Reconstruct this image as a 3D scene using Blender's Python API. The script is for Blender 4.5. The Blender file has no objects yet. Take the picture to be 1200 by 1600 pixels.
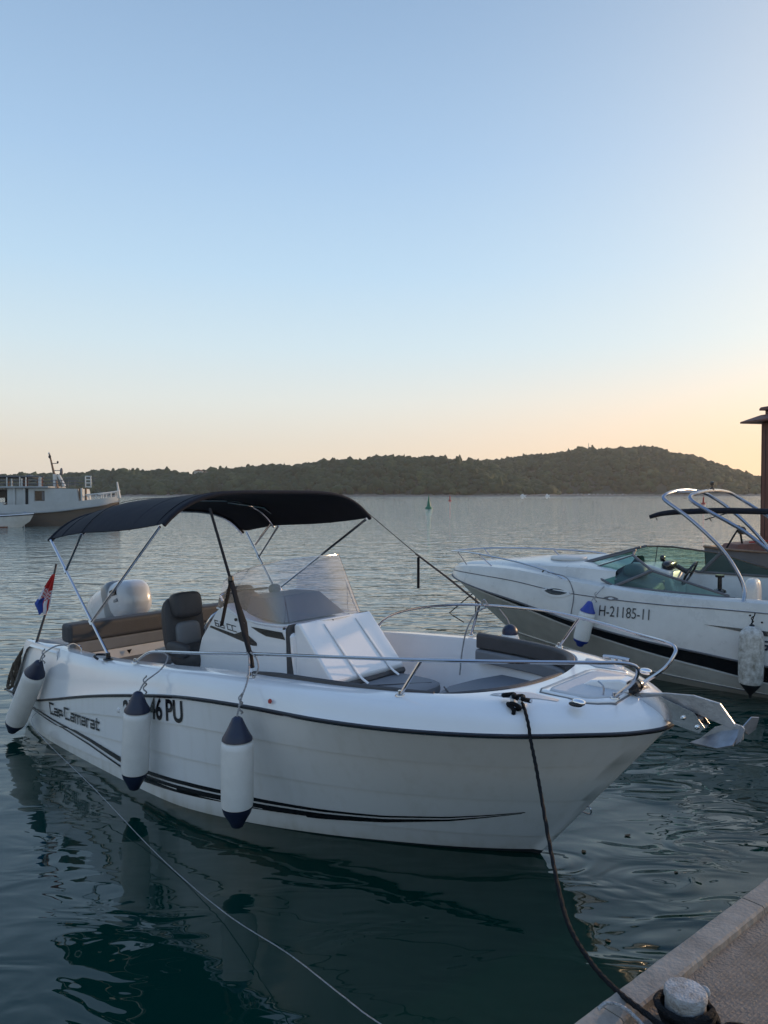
import bpy, bmesh, math, random
import numpy as np
from mathutils import Vector, Matrix
R=math.radians
random.seed(7); np.random.seed(7)
S=bpy.context.scene
# ------------------------------------------------------------ camera
H=2.45
cd=bpy.data.cameras.new('camera'); cam=bpy.data.objects.new('camera',cd); S.collection.objects.link(cam)
cam.location=(0,0,H); cam.rotation_euler=(R(90-1.438),0,0)
cd.sensor_fit='VERTICAL'; cd.sensor_height=36; cd.sensor_width=27; cd.lens=25.99
cd.clip_start=.05; cd.clip_end=20000
S.camera=cam
# ------------------------------------------------------------ light
SUN_AZ=R(56); SUN_EL=R(8)
W=bpy.data.worlds.new('World'); S.world=W; W.use_nodes=True
nt=W.node_tree; nt.nodes.clear()
sky=nt.nodes.new('ShaderNodeTexSky'); sky.sky_type='NISHITA'; sky.sun_disc=False
sky.sun_elevation=SUN_EL; sky.sun_rotation=SUN_AZ; sky.air_density=1.0; sky.dust_density=1.5; sky.ozone_density=2.5
bg=nt.nodes.new('ShaderNodeBackground'); bg.inputs[1].default_value=.12
wo=nt.nodes.new('ShaderNodeOutputWorld')
# clear evening sky: elevation gradient warming towards the low sun, plus the physical sky's glow
def wn(kind): return nt.nodes.new('ShaderNode'+kind)
def wmath(op,a,b=None,clamp=False):
    n=wn('Math'); n.operation=op; n.use_clamp=clamp
    for i,x in enumerate((a,b)):
        if x is None: continue
        if isinstance(x,(int,float)): n.inputs[i].default_value=x
        else: nt.links.new(x,n.inputs[i])
    return n.outputs[0]
tcw=wn('TexCoord'); sxyz=wn('SeparateXYZ'); nt.links.new(tcw.outputs['Generated'],sxyz.inputs[0])
ramp=wn('ValToRGB'); nt.links.new(sxyz.outputs['Z'],ramp.inputs[0]); els=ramp.color_ramp.elements
SKY=[(0,(.56,.50,.435)),(.05,(.61,.545,.455)),(.12,(.56,.585,.56)),(.19,(.47,.57,.62)),(.28,(.37,.51,.635)),(.4,(.285,.42,.585)),(.55,(.21,.32,.475)),(1,(.12,.22,.45))]
els[0].position=0; els[0].color=(*SKY[0][1],1); els[1].position=1; els[1].color=(*SKY[-1][1],1)
for p_,c_ in SKY[1:-1]: e_=els.new(p_); e_.color=(*c_,1)
dp=wn('VectorMath'); dp.operation='DOT_PRODUCT'; nt.links.new(tcw.outputs['Generated'],dp.inputs[0])
dp.inputs[1].default_value=(math.sin(SUN_AZ)*math.cos(SUN_EL),math.cos(SUN_AZ)*math.cos(SUN_EL),math.sin(SUN_EL))
dd=wmath('MAXIMUM',dp.outputs['Value'],0)
m1=wn('MixRGB'); nt.links.new(wmath('MULTIPLY',wmath('POWER',dd,8),.95),m1.inputs[0]); nt.links.new(ramp.outputs[0],m1.inputs[1]); m1.inputs[2].default_value=(.86,.75,.60,1)
low=wn('MapRange'); low.interpolation_type='SMOOTHSTEP'; low.inputs[1].default_value=0; low.inputs[2].default_value=.2; low.inputs[3].default_value=1; low.inputs[4].default_value=0; nt.links.new(sxyz.outputs['Z'],low.inputs[0])
m2=wn('MixRGB'); nt.links.new(wmath('MULTIPLY',wmath('MULTIPLY',wmath('POWER',dd,4),low.outputs[0]),1.5,True),m2.inputs[0]); nt.links.new(m1.outputs[0],m2.inputs[1]); m2.inputs[2].default_value=(.92,.585,.345,1)
bk=wn('MapRange'); bk.interpolation_type='SMOOTHSTEP'; bk.inputs[1].default_value=-.9; bk.inputs[2].default_value=.25; bk.inputs[3].default_value=.98; bk.inputs[4].default_value=1; nt.links.new(dp.outputs['Value'],bk.inputs[0])
bg2=wn('Background'); nt.links.new(m2.outputs[0],bg2.inputs[0]); nt.links.new(bk.outputs[0],bg2.inputs[1])
bg.inputs[1].default_value=.012
ad=wn('AddShader'); nt.links.new(sky.outputs[0],bg.inputs[0]); nt.links.new(bg.outputs[0],ad.inputs[0]); nt.links.new(bg2.outputs[0],ad.inputs[1]); nt.links.new(ad.outputs[0],wo.inputs[0])
sl=bpy.data.lights.new('sun','SUN'); sl.energy=2.0; sl.angle=R(.6); sl.color=(1,.66,.38)
so=bpy.data.objects.new('sun',sl); S.collection.objects.link(so)
sd=Vector((math.sin(SUN_AZ)*math.cos(SUN_EL),math.cos(SUN_AZ)*math.cos(SUN_EL),math.sin(SUN_EL)))
so.rotation_euler=sd.to_track_quat('Z','Y').to_euler()
S.view_settings.view_transform='Standard'; S.view_settings.look='None'; S.view_settings.gamma=1
S.view_settings.exposure=0.47
S.render.resolution_x=768; S.render.resolution_y=1024
S.render.engine='CYCLES'
# ------------------------------------------------------------ materials
def mat(name,col,rough=.5,metal=0,coat=0,bump=0,bscale=40,var=0,vscale=3,spec=.5,stretch=None,wear=None):
    m=bpy.data.materials.new(name); m.use_nodes=True; t=m.node_tree; b=t.nodes['Principled BSDF']
    b.inputs['Base Color'].default_value=(*col,1); b.inputs['Roughness'].default_value=rough
    b.inputs['Metallic'].default_value=metal; b.inputs['Coat Weight'].default_value=coat; b.inputs['Coat Roughness'].default_value=.06
    b.inputs['Specular IOR Level'].default_value=spec
    tc=t.nodes.new('ShaderNodeTexCoord'); mp=t.nodes.new('ShaderNodeMapping'); t.links.new(tc.outputs['Object'],mp.inputs[0])
    if stretch: mp.inputs['Scale'].default_value=stretch
    if var:
        n=t.nodes.new('ShaderNodeTexNoise'); n.inputs['Scale'].default_value=vscale; n.inputs['Detail'].default_value=6; n.inputs['Roughness'].default_value=.65
        t.links.new(mp.outputs[0],n.inputs['Vector'])
        r=t.nodes.new('ShaderNodeValToRGB'); e=r.color_ramp.elements
        e[0].position=.3; e[1].position=.7
        lo=wear if wear else tuple(c*(1-var) for c in col)
        e[0].color=(*lo,1); e[1].color=(*[min(1,c*(1+var*.4)) for c in col],1)
        t.links.new(n.outputs[0],r.inputs[0]); t.links.new(r.outputs[0],b.inputs['Base Color'])
        mr=t.nodes.new('ShaderNodeMapRange'); mr.inputs[3].default_value=max(0,rough-.08); mr.inputs[4].default_value=min(1,rough+.1)
        t.links.new(n.outputs[0],mr.inputs[0]); t.links.new(mr.outputs[0],b.inputs['Roughness'])
    if bump:
        n2=t.nodes.new('ShaderNodeTexNoise'); n2.inputs['Scale'].default_value=bscale; n2.inputs['Detail'].default_value=4
        t.links.new(mp.outputs[0],n2.inputs['Vector'])
        bp=t.nodes.new('ShaderNodeBump'); bp.inputs['Strength'].default_value=bump; bp.inputs['Distance'].default_value=.01
        t.links.new(n2.outputs[0],bp.inputs['Height']); t.links.new(bp.outputs[0],b.inputs['Normal'])
    return m
gel=mat('gelcoat',(.78,.79,.80),.16,coat=.6,bump=.12,bscale=2.2,var=.05,vscale=1.5)
gelold=mat('aged_gelcoat',(.60,.60,.58),.28,coat=.25,bump=.15,bscale=2.,var=.16,vscale=2.2)
vin_dash=mat('dash_vinyl',(.085,.09,.105),.55,bump=.3,bscale=160)
gelbot=mat('aged_cream_gelcoat',(.56,.55,.51),.35,coat=.1,bump=.15,bscale=2.,var=.2,vscale=3)
gelin=mat('matt_gelcoat',(.72,.73,.75),.4,bump=.3,bscale=160,var=.06,vscale=3)
nonskid=mat('nonskid_deck',(.64,.66,.69),.55,bump=.8,bscale=260,var=.05,vscale=8)
blk=mat('black_vinyl',(.008,.008,.010),.22,coat=.3)
rubm=mat('rub_rubber',(.02,.022,.03),.35,var=.2)
canvas=mat('navy_canvas',(.013,.015,.024),.8,bump=1,bscale=3.5,var=.3,vscale=5,spec=.3)
webb=mat('black_webbing',(.01,.01,.012),.75,bump=.5,bscale=250,spec=.3)
steel=mat('stainless_steel',(.50,.50,.53),.14,metal=1,bump=.05,bscale=30)
galv=mat('galvanised_steel',(.42,.44,.47),.42,metal=.7,var=.35,vscale=9,bump=.2,bscale=60)
tower=mat('tower_tube',(.27,.31,.39),.18,metal=.9,var=.1)
vin_d=mat('dark_grey_vinyl',(.055,.055,.06),.55,bump=.5,bscale=180,var=.2,vscale=12)
vin_t=mat('taupe_vinyl',(.055,.058,.066),.6,bump=.5,bscale=160,var=.15,vscale=10)
vin_l=mat('light_grey_vinyl',(.165,.18,.20),.6,bump=.3,bscale=160,var=.1,vscale=6)
vin_m=mat('mid_grey_vinyl',(.17,.18,.20),.6,bump=.3,bscale=160,var=.1,vscale=6)
wht=mat('white_plastic',(.75,.76,.77),.35,var=.05)
fendw=mat('fender_white',(.70,.70,.68),.5,bump=.15,bscale=60,var=.08,vscale=9)
fendd=mat('grimy_fender',(.62,.61,.58),.65,bump=.4,bscale=50,var=.4,vscale=16,wear=(.24,.22,.18))
navy=mat('fender_navy',(.012,.02,.05),.4,var=.2)
blue=mat('fender_blue',(.02,.05,.30),.45,var=.2)
ropew=mat('pale_rope',(.42,.42,.43),.8,bump=1,bscale=220,var=.6,vscale=90)
roped=mat('dark_rope',(.008,.010,.013),.8,bump=1,bscale=200,spec=.2)
ropeb=mat('brown_rope',(.09,.07,.05),.85,bump=1,bscale=200,var=.5,vscale=30)
engm=mat('engine_white',(.55,.57,.59),.25,coat=.5,var=.04)
engg=mat('engine_grey',(.20,.22,.24),.35,coat=.3)
antif=mat('dark_antifouling',(.012,.015,.02),.6,var=.3)
stone=mat('curb_stone',(.29,.255,.22),.8,bump=.35,bscale=70,var=.4,vscale=9)
conc=mat('ribbed_concrete',(.24,.20,.165),.9,bump=1.2,bscale=90,var=.35,vscale=12)
concw=mat('wet_concrete_wall',(.10,.10,.09),.8,bump=1,bscale=30,var=.5,vscale=5)
iron=mat('painted_iron',(.36,.385,.41),.6,bump=.7,bscale=120,var=.5,vscale=22,wear=(.17,.15,.13))
shipg=mat('ship_grey_paint',(.33,.35,.36),.65,var=.18,vscale=.6)
shipg2=mat('ship_light_paint',(.44,.46,.46),.6,var=.15,vscale=.8)
rust=mat('rusty_black_hull',(.07,.06,.052),.8,var=.9,vscale=1.6,wear=(.13,.095,.07),stretch=(.5,.5,2.5))
shipw=mat('ship_white_paint',(.6,.6,.58),.6,var=.15)
wood=mat('reddish_wood',(.16,.06,.04),.6,bump=.8,bscale=12,var=.4,vscale=5,stretch=(6,6,.6))
wood2=mat('deck_wood',(.22,.14,.09),.65,bump=.6,bscale=12,var=.4,vscale=4,stretch=(1,6,6))
greyp=mat('weathered_grey_paint',(.13,.13,.14),.6,var=.2)
red=mat('buoy_red',(.35,.02,.015),.5,var=.2); green=mat('buoy_green',(.01,.16,.10),.5,var=.2)
rockm=mat('shore_rock',(.20,.17,.14),.9,var=.4,vscale=.3)
housem=mat('house_render',(.55,.50,.44),.8,var=.1,vscale=.2); roofm=mat('roof_tile',(.30,.14,.09),.8,var=.2,vscale=.5)
dkglass=mat('dark_glass',(.01,.012,.014),.06)
leafm=mat('dead_leaf',(.05,.04,.02),.7)
chrome=mat('chrome',(.8,.8,.82),.06,metal=1)
redlens=mat('red_lens',(.25,.01,.01),.15,coat=.8)
def glassmat(name,tint,gloss=.06,refl=.05):
    m=bpy.data.materials.new(name); m.use_nodes=True; t=m.node_tree; t.nodes.clear()
    tr=t.nodes.new('ShaderNodeBsdfTransparent'); tr.inputs[0].default_value=(*tint,1)
    g=t.nodes.new('ShaderNodeBsdfGlossy'); g.inputs['Roughness'].default_value=gloss
    lw=t.nodes.new('ShaderNodeLayerWeight'); lw.inputs[0].default_value=.5
    pw=t.nodes.new('ShaderNodeMath'); pw.operation='POWER'; pw.inputs[1].default_value=4
    mr=t.nodes.new('ShaderNodeMapRange'); mr.inputs[3].default_value=refl; mr.inputs[4].default_value=.9
    t.links.new(lw.outputs['Facing'],pw.inputs[0]); t.links.new(pw.outputs[0],mr.inputs[0])
    mx=t.nodes.new('ShaderNodeMixShader'); o=t.nodes.new('ShaderNodeOutputMaterial')
    t.links.new(mr.outputs[0],mx.inputs[0]); t.links.new(tr.outputs[0],mx.inputs[1]); t.links.new(g.outputs[0],mx.inputs[2]); t.links.new(mx.outputs[0],o.inputs[0])
    return m
acryl=glassmat('smoked_acrylic',(.84,.83,.90),.08,.14); teal=glassmat('teal_glass',(.40,.62,.56),.03); clearg=glassmat('clear_acrylic',(.85,.85,.88),.15,.45)
# hull gelcoat with a faint scum line and drip streaks
hullgel=mat('hull_gelcoat',(.78,.79,.80),.15,coat=.6,bump=.10,bscale=2.2)
def grime(m):
    t=m.node_tree; b=t.nodes['Principled BSDF']; tc=t.nodes.new('ShaderNodeTexCoord'); sp=t.nodes.new('ShaderNodeSeparateXYZ'); t.links.new(tc.outputs['Object'],sp.inputs[0])
    n=t.nodes.new('ShaderNodeTexNoise'); n.inputs['Scale'].default_value=6; n.inputs['Detail'].default_value=7; mp=t.nodes.new('ShaderNodeMapping'); mp.inputs['Scale'].default_value=(2,2,.25); t.links.new(tc.outputs['Object'],mp.inputs[0]); t.links.new(mp.outputs[0],n.inputs['Vector'])
    r=t.nodes.new('ShaderNodeMapRange'); r.inputs[1].default_value=.0; r.inputs[2].default_value=.13; r.inputs[3].default_value=.85; r.inputs[4].default_value=0; t.links.new(sp.outputs['Z'],r.inputs[0])
    mu=t.nodes.new('ShaderNodeMath'); mu.operation='MULTIPLY'; t.links.new(r.outputs[0],mu.inputs[0]); t.links.new(n.outputs[0],mu.inputs[1])
    r2=t.nodes.new('ShaderNodeMapRange'); r2.inputs[1].default_value=.5; r2.inputs[2].default_value=.75; r2.inputs[3].default_value=0; r2.inputs[4].default_value=.16; t.links.new(n.outputs[0],r2.inputs[0])
    ad_=t.nodes.new('ShaderNodeMath'); ad_.operation='ADD'; t.links.new(mu.outputs[0],ad_.inputs[0]); t.links.new(r2.outputs[0],ad_.inputs[1])
    mx=t.nodes.new('ShaderNodeMixRGB'); t.links.new(ad_.outputs[0],mx.inputs[0]); mx.inputs[1].default_value=(.78,.79,.80,1); mx.inputs[2].default_value=(.48,.46,.38,1); t.links.new(mx.outputs[0],b.inputs['Base Color'])
grime(hullgel)
# ------------------------------------------------------------ helpers
C=S.collection
def tag(o,label=None,cat=None,group=None,kind=None):
    if label: o['label']=label
    if cat: o['category']=cat
    if group: o['group']=group
    if kind: o['kind']=kind
    return o
def empty(name,loc=(0,0,0),rz=0,label=None,cat=None,group=None):
    o=bpy.data.objects.new(name,None); o.empty_display_size=.2; C.objects.link(o); o.location=loc; o.rotation_euler=(0,0,rz)
    return tag(o,label,cat,group)
class MB:
    def __init__(s): s.v=[]; s.f=[]; s.m=[]; s.cur=0
    def add(s,v,f):
        b=len(s.v); s.v+= [tuple(map(float,p)) for p in v]; s.f+=[tuple(i+b for i in q) for q in f]; s.m+=[s.cur]*len(f); return s
    def box(s,a,b,M=None):
        (x0,y0,z0),(x1,y1,z1)=a,b
        v=[(x0,y0,z0),(x1,y0,z0),(x1,y1,z0),(x0,y1,z0),(x0,y0,z1),(x1,y0,z1),(x1,y1,z1),(x0,y1,z1)]
        if M: v=[M@Vector(p) for p in v]
        return s.add(v,[(0,3,2,1),(4,5,6,7),(0,1,5,4),(1,2,6,5),(2,3,7,6),(3,0,4,7)])
    def prism(s,poly,fn,a,b):      # poly list 2d, fn(x,y,d)->3d, extruded from d=a to b
        n=len(poly); v=[fn(x,y,a) for x,y in poly]+[fn(x,y,b) for x,y in poly]
        return s.add(v,[tuple(range(n-1,-1,-1)),tuple(range(n,2*n))]+[(i,(i+1)%n,n+(i+1)%n,n+i) for i in range(n)])
    def loft(s,rings,closed=False,caps=False):
        n=len(rings[0]); v=[p for r in rings for p in r]; f=[]
        for i in range(len(rings)-1):
            for j in range(n if closed else n-1):
                k=(j+1)%n; f.append((i*n+j,i*n+k,(i+1)*n+k,(i+1)*n+j))
        if caps: f.append(tuple(range(n-1,-1,-1))); f.append(tuple((len(rings)-1)*n+j for j in range(n)))
        return s.add(v,f)
    def tube(s,pts,r,n=8,smooth=True,seg=6,twist=0,lob=0,caps=True,flat=None):
        P=[Vector(p) for p in pts]
        rr=r if isinstance(r,(list,tuple)) else [r]*len(P)
        if smooth and len(P)>2: P,rr=crom(P,rr,seg)
        T=[]; 
        for i in range(len(P)):
            a=P[max(0,i-1)]; b=P[min(len(P)-1,i+1)]; d=(b-a); T.append(d.normalized() if d.length>0 else Vector((0,0,1)))
        up=Vector((0,0,1)) if abs(T[0].z)<.9 else Vector((1,0,0))
        N=(up-T[0]*up.dot(T[0])).normalized(); rings=[]; L=0
        for i,p in enumerate(P):
            if i: N=(N-T[i]*N.dot(T[i])).normalized(); L+=(P[i]-P[i-1]).length
            B=T[i].cross(N); ring=[]
            for j in range(n):
                a=2*math.pi*j/n; q=rr[i]*(1+lob*math.cos(3*a+twist*L)) if lob else rr[i]
                ring.append(p+N*math.cos(a)*q*(flat or 1)+B*math.sin(a)*q)
            rings.append(ring)
        return s.loft(rings,True,caps)
    def lathe(s,prof,M=None,n=20):
        M=M or Matrix.Identity(4); rings=[[M@Vector((r*math.cos(2*math.pi*j/n),r*math.sin(2*math.pi*j/n),z)) for j in range(n)] for r,z in prof]
        return s.loft(rings,True,True)
    def build(s,name,mats,parent=None,smooth=False,angle=35,bevel=0,seg=2,solid=0,sub=0):
        me=bpy.data.meshes.new(name); me.from_pydata(s.v,[],s.f)
        mats=mats if isinstance(mats,(list,tuple)) else [mats]
        for m in mats: me.materials.append(m)
        if any(s.m): me.polygons.foreach_set('material_index',s.m)
        bm=bmesh.new(); bm.from_mesh(me); bmesh.ops.remove_doubles(bm,verts=bm.verts,dist=1e-5); bmesh.ops.recalc_face_normals(bm,faces=bm.faces)
        if smooth:
            for e in bm.edges:
                e.smooth = len(e.link_faces)!=2 or e.calc_face_angle(0)<R(angle)
            for f in bm.faces: f.smooth=True
        bm.to_mesh(me); bm.free()
        o=bpy.data.objects.new(name,me); C.objects.link(o)
        if parent: o.parent=parent
        if solid: md=o.modifiers.new('solid','SOLIDIFY'); md.thickness=solid; md.offset=0
        if bevel: md=o.modifiers.new('bevel','BEVEL'); md.width=bevel; md.segments=seg; md.limit_method='ANGLE'; md.angle_limit=R(40); md.harden_normals=False
        if sub: md=o.modifiers.new('sub','SUBSURF'); md.levels=sub; md.render_levels=sub
        return o
def crom(P,rr=None,seg=6):
    out=[];ro=[]; n=len(P)
    for i in range(n-1):
        p0=P[i-1] if i else P[0]*2-P[1]; p1=P[i]; p2=P[i+1]; p3=P[i+2] if i+2<n else P[n-1]*2-P[n-2]
        for k in range(seg):
            t=k/seg; out.append(.5*((2*p1)+(p2-p0)*t+(2*p0-5*p1+4*p2-p3)*t*t+(3*p1-p0-3*p2+p3)*t**3))
            if rr is not None: ro.append(rr[i]+(rr[i+1]-rr[i])*t)
    out.append(P[-1]); 
    if rr is not None: ro.append(rr[-1]); return out,ro
    return out
def interp(tab,x):
    xs=[r[0] for r in tab]
    return np.interp(x,xs,[r[1] for r in tab])
def txt2d(string,size=1,font_sx=1,bold=0):
    cu=bpy.data.curves.new('t','FONT'); cu.body=string; cu.size=size; cu.offset=bold
    ob=bpy.data.objects.new('t',cu); C.objects.link(ob); bpy.context.view_layer.update()
    me=bpy.data.meshes.new_from_object(ob.evaluated_get(bpy.context.evaluated_depsgraph_get()))
    v=[(p.co.x*font_sx,p.co.y) for p in me.vertices]; f=[tuple(p.vertices) for p in me.polygons]
    C.objects.unlink(ob); bpy.data.objects.remove(ob); bpy.data.meshes.remove(me)
    return v,f
GL={'C':(.95,[[(.95,.96),(.0,.96),(0,.04),(.95,.04)]]),'a':(.75,[[(.08,.62),(.7,.62),(.7,.04),(0,.04),(0,.33),(.7,.33)]]),
 'p':(.75,[[(0,0),(0,.62),(.7,.62),(.7,.2),(0,.2)]]),'m':(1.15,[[(0,0),(0,.62),(1.1,.62),(1.1,0)],[(.55,.62),(.55,0)]]),
 'r':(.55,[[(0,0),(0,.62),(.55,.62)]]),'t':(.6,[[(.15,.85),(.15,.04),(.6,.04)],[(0,.62),(.6,.62)]]),' ':(.35,[]),
 '6':(.8,[[(.8,.96),(0,.96),(0,.04),(.8,.04),(.8,.5),(0,.5)]]),'5':(.8,[[(.8,.96),(0,.96),(0,.5),(.8,.5),(.8,.04),(0,.04)]]),'.':(.12,[[(0,.04),(.12,.04)]]),
 'S':(.9,[[(.9,.96),(0,.96),(0,.5),(.9,.5),(.9,.04),(0,.04)]])}
def strokes(string,h,th,gap=.22,slant=0,sx=1):
    V=[];F=[];x=0
    for ch in string:
        w,pl=GL[ch]
        for l in pl:
            for a,b in zip(l[:-1],l[1:]):
                a=Vector(a);b=Vector(b);d=(b-a).normalized();nn=Vector((-d.y,d.x)); t2=th/2
                a2=a-d*t2;b2=b+d*t2
                q=[a2-nn*t2,b2-nn*t2,b2+nn*t2,a2+nn*t2]; k=len(V)
                V+=[((x+p.x+slant*p.y)*h*sx,p.y*h) for p in q]; F.append((k,k+1,k+2,k+3))
        x+=w+gap
    return V,F
def decal(name,v2,f2,fn,m,parent):
    b=MB(); b.add([fn(x,y) for x,y in v2],f2); return b.build(name,m,parent)
def superell(c,r,p=2.6,n=20,m=12,M=None):
    b=MB(); rings=[]
    sg=lambda x,e: math.copysign(abs(x)**e,x)
    for i in range(m+1):
        th=-math.pi/2+math.pi*i/m; ring=[]
        for j in range(n):
            ph=2*math.pi*j/n
            q=Vector((r[0]*sg(math.cos(th),2/p)*sg(math.cos(ph),2/p),r[1]*sg(math.cos(th),2/p)*sg(math.sin(ph),2/p),r[2]*sg(math.sin(th),2/p)))
            if M: q=M@q
            ring.append(q+Vector(c))
        rings.append(ring)
    b.loft(rings,True,True); return b
# ------------------------------------------------------------ water, sky haze, hills
def water_material():
    m=bpy.data.materials.new('sea_water'); m.use_nodes=True; t=m.node_tree; b=t.nodes['Principled BSDF']
    b.inputs['Base Color'].default_value=(.002,.020,.018,1); b.inputs['Roughness'].default_value=.012; b.inputs['IOR'].default_value=1.5
    geo=t.nodes.new('ShaderNodeNewGeometry'); sep=t.nodes.new('ShaderNodeSeparateXYZ'); t.links.new(geo.outputs['Position'],sep.inputs[0])
    def noise(scale,detail,sx=1,sy=1,rot=0,dist=0,rough=.5):
        mp=t.nodes.new('ShaderNodeMapping'); mp.inputs['Scale'].default_value=(sx,sy,1); mp.inputs['Rotation'].default_value=(0,0,rot)
        t.links.new(geo.outputs['Position'],mp.inputs[0]); n=t.nodes.new('ShaderNodeTexNoise'); n.inputs['Scale'].default_value=scale; n.inputs['Detail'].default_value=detail
        n.inputs['Distortion'].default_value=dist; n.inputs['Roughness'].default_value=rough
        t.links.new(mp.outputs[0],n.inputs['Vector']); return n.outputs[0]
    def math_(op,a,b_=None):
        n=t.nodes.new('ShaderNodeMath'); n.operation=op
        for i,x in enumerate((a,b_)):
            if x is None: continue
            if isinstance(x,(int,float)): n.inputs[i].default_value=x
            else: t.links.new(x,n.inputs[i])
        return n.outputs[0]
    def rng(x,a,b_,c,d):
        n=t.nodes.new('ShaderNodeMapRange'); n.interpolation_type='SMOOTHSTEP'
        n.inputs[1].default_value=a;n.inputs[2].default_value=b_;n.inputs[3].default_value=c;n.inputs[4].default_value=d; t.links.new(x,n.inputs[0]); return n.outputs[0]
    # distance off the quay: sheltered water is calm, open water rippled
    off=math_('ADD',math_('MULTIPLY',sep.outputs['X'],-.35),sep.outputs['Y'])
    bc=t.nodes.new('ShaderNodeMixRGB'); bc.inputs[1].default_value=(.001,.027,.020,1); bc.inputs[2].default_value=(.135,.195,.185,1)  # far colour paler: turbid water plus missing sky-reflection brightness painted into the base
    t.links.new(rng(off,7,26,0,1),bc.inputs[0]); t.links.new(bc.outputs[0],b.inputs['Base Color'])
    amp=rng(off,5,16,.10,1.0)
    swell=math_('MULTIPLY',noise(.5,2,1,1.4,.3),.06)
    rip=math_('MULTIPLY',noise(2.3,2,.65,1.7,.15,.4),.036)
    fine=math_('MULTIPLY',noise(7.5,2,.8,1.4,-.2,.3),.0022)
    hh=math_('ADD',math_('ADD',swell,rip),fine)
    open_=math_('MULTIPLY',math_('MULTIPLY',hh,amp),rng(sep.outputs['Y'],18,90,1.0,2.0))
    patch=rng(noise(.9,1,1,1,0),.42,.62,.15,1.0)
    nx=rng(sep.outputs['X'],.2,2.2,.5,1.35)
    calm=math_('MULTIPLY',math_('MULTIPLY',noise(2.5,1.5,.65,1.5,.5,1.2),.034),math_('MULTIPLY',patch,nx))
    tot=math_('ADD',open_,calm)
    bp=t.nodes.new('ShaderNodeBump'); bp.inputs['Strength'].default_value=1; bp.inputs['Distance'].default_value=1
    t.links.new(tot,bp.inputs['Height']); t.links.new(bp.outputs[0],b.inputs['Normal'])
    return m
b=MB()
rad=[0]+list(np.geomspace(2,9000,26)); NA=48; vs=[(0,0,0)]
for r in rad[1:]: vs+=[(r*math.cos(2*math.pi*j/NA),r*math.sin(2*math.pi*j/NA),0) for j in range(NA)]
fs=[(0,1+j,1+(j+1)%NA) for j in range(NA)]
for i in range(len(rad)-2):
    o=1+i*NA
    for j in range(NA): k=(j+1)%NA; fs.append((o+j,o+NA+j,o+NA+k,o+k))
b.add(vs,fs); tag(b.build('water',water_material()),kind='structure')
F=1155.
def px2az(px): return (px-600)/F
near_tab=[(-900,742),(-300,746),(0,745),(60,743),(150,741),(200,737),(250,739),(300,743),(330,736),(400,731),(500,725),(560,719),(620,716),(690,717),(740,724),(780,735),(830,752),(880,769),(900,773),(1500,774)]
far_tab=[(-900,770),(300,760),(500,735),(640,722),(740,723),(800,719),(850,713),(900,707),(960,702),(1000,702),(1050,709),(1100,721),(1150,738),(1190,750),(1240,766),(1270,773),(1500,774)]
def ridge_h(tab,px,Y): y=interp(tab,px); return max(0,H+(771-y)/F*Y)
fol=mat('hill_scrub',(.035,.045,.022),.9,bump=1,bscale=.5,var=.5,vscale=.05)
def hill(tab,Y0,Y1,px0,px1):
    rings=[]; YY=np.concatenate([np.linspace(Y0,Y1,16),[Y1+60,Y1+250]])
    def hgt(px,Y):
        hr=ridge_h(tab,px,Y1)-5.5
        if hr<=0.5: return -1.5
        t=(Y-Y0)/(Y1-Y0)
        if t<=1: s=math.sin(t*math.pi/2)**.8; return -1+ (hr+1)*s + 2.0*math.sin(px*.05+t*9)*math.sin(math.pi*t)
        return hr*max(0,1-(t-1)*.7)
    for Y in YY:
        rings.append([((px-600)/F*Y,Y,hgt(px,Y)) for px in np.linspace(px0,px1,160)])
    return rings,hgt
hb_=MB(); hills=[]
for tab,Y0,Y1,a,c in ((near_tab,690,850,-260,960),(far_tab,800,1060,440,1480)):
    rg,fn=hill(tab,Y0,Y1,a,c); hb_.loft(rg); hills.append((tab,Y0,Y1,a,c,fn))
tag(hb_.build('hills',fol,smooth=True,angle=180),kind='structure')
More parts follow.
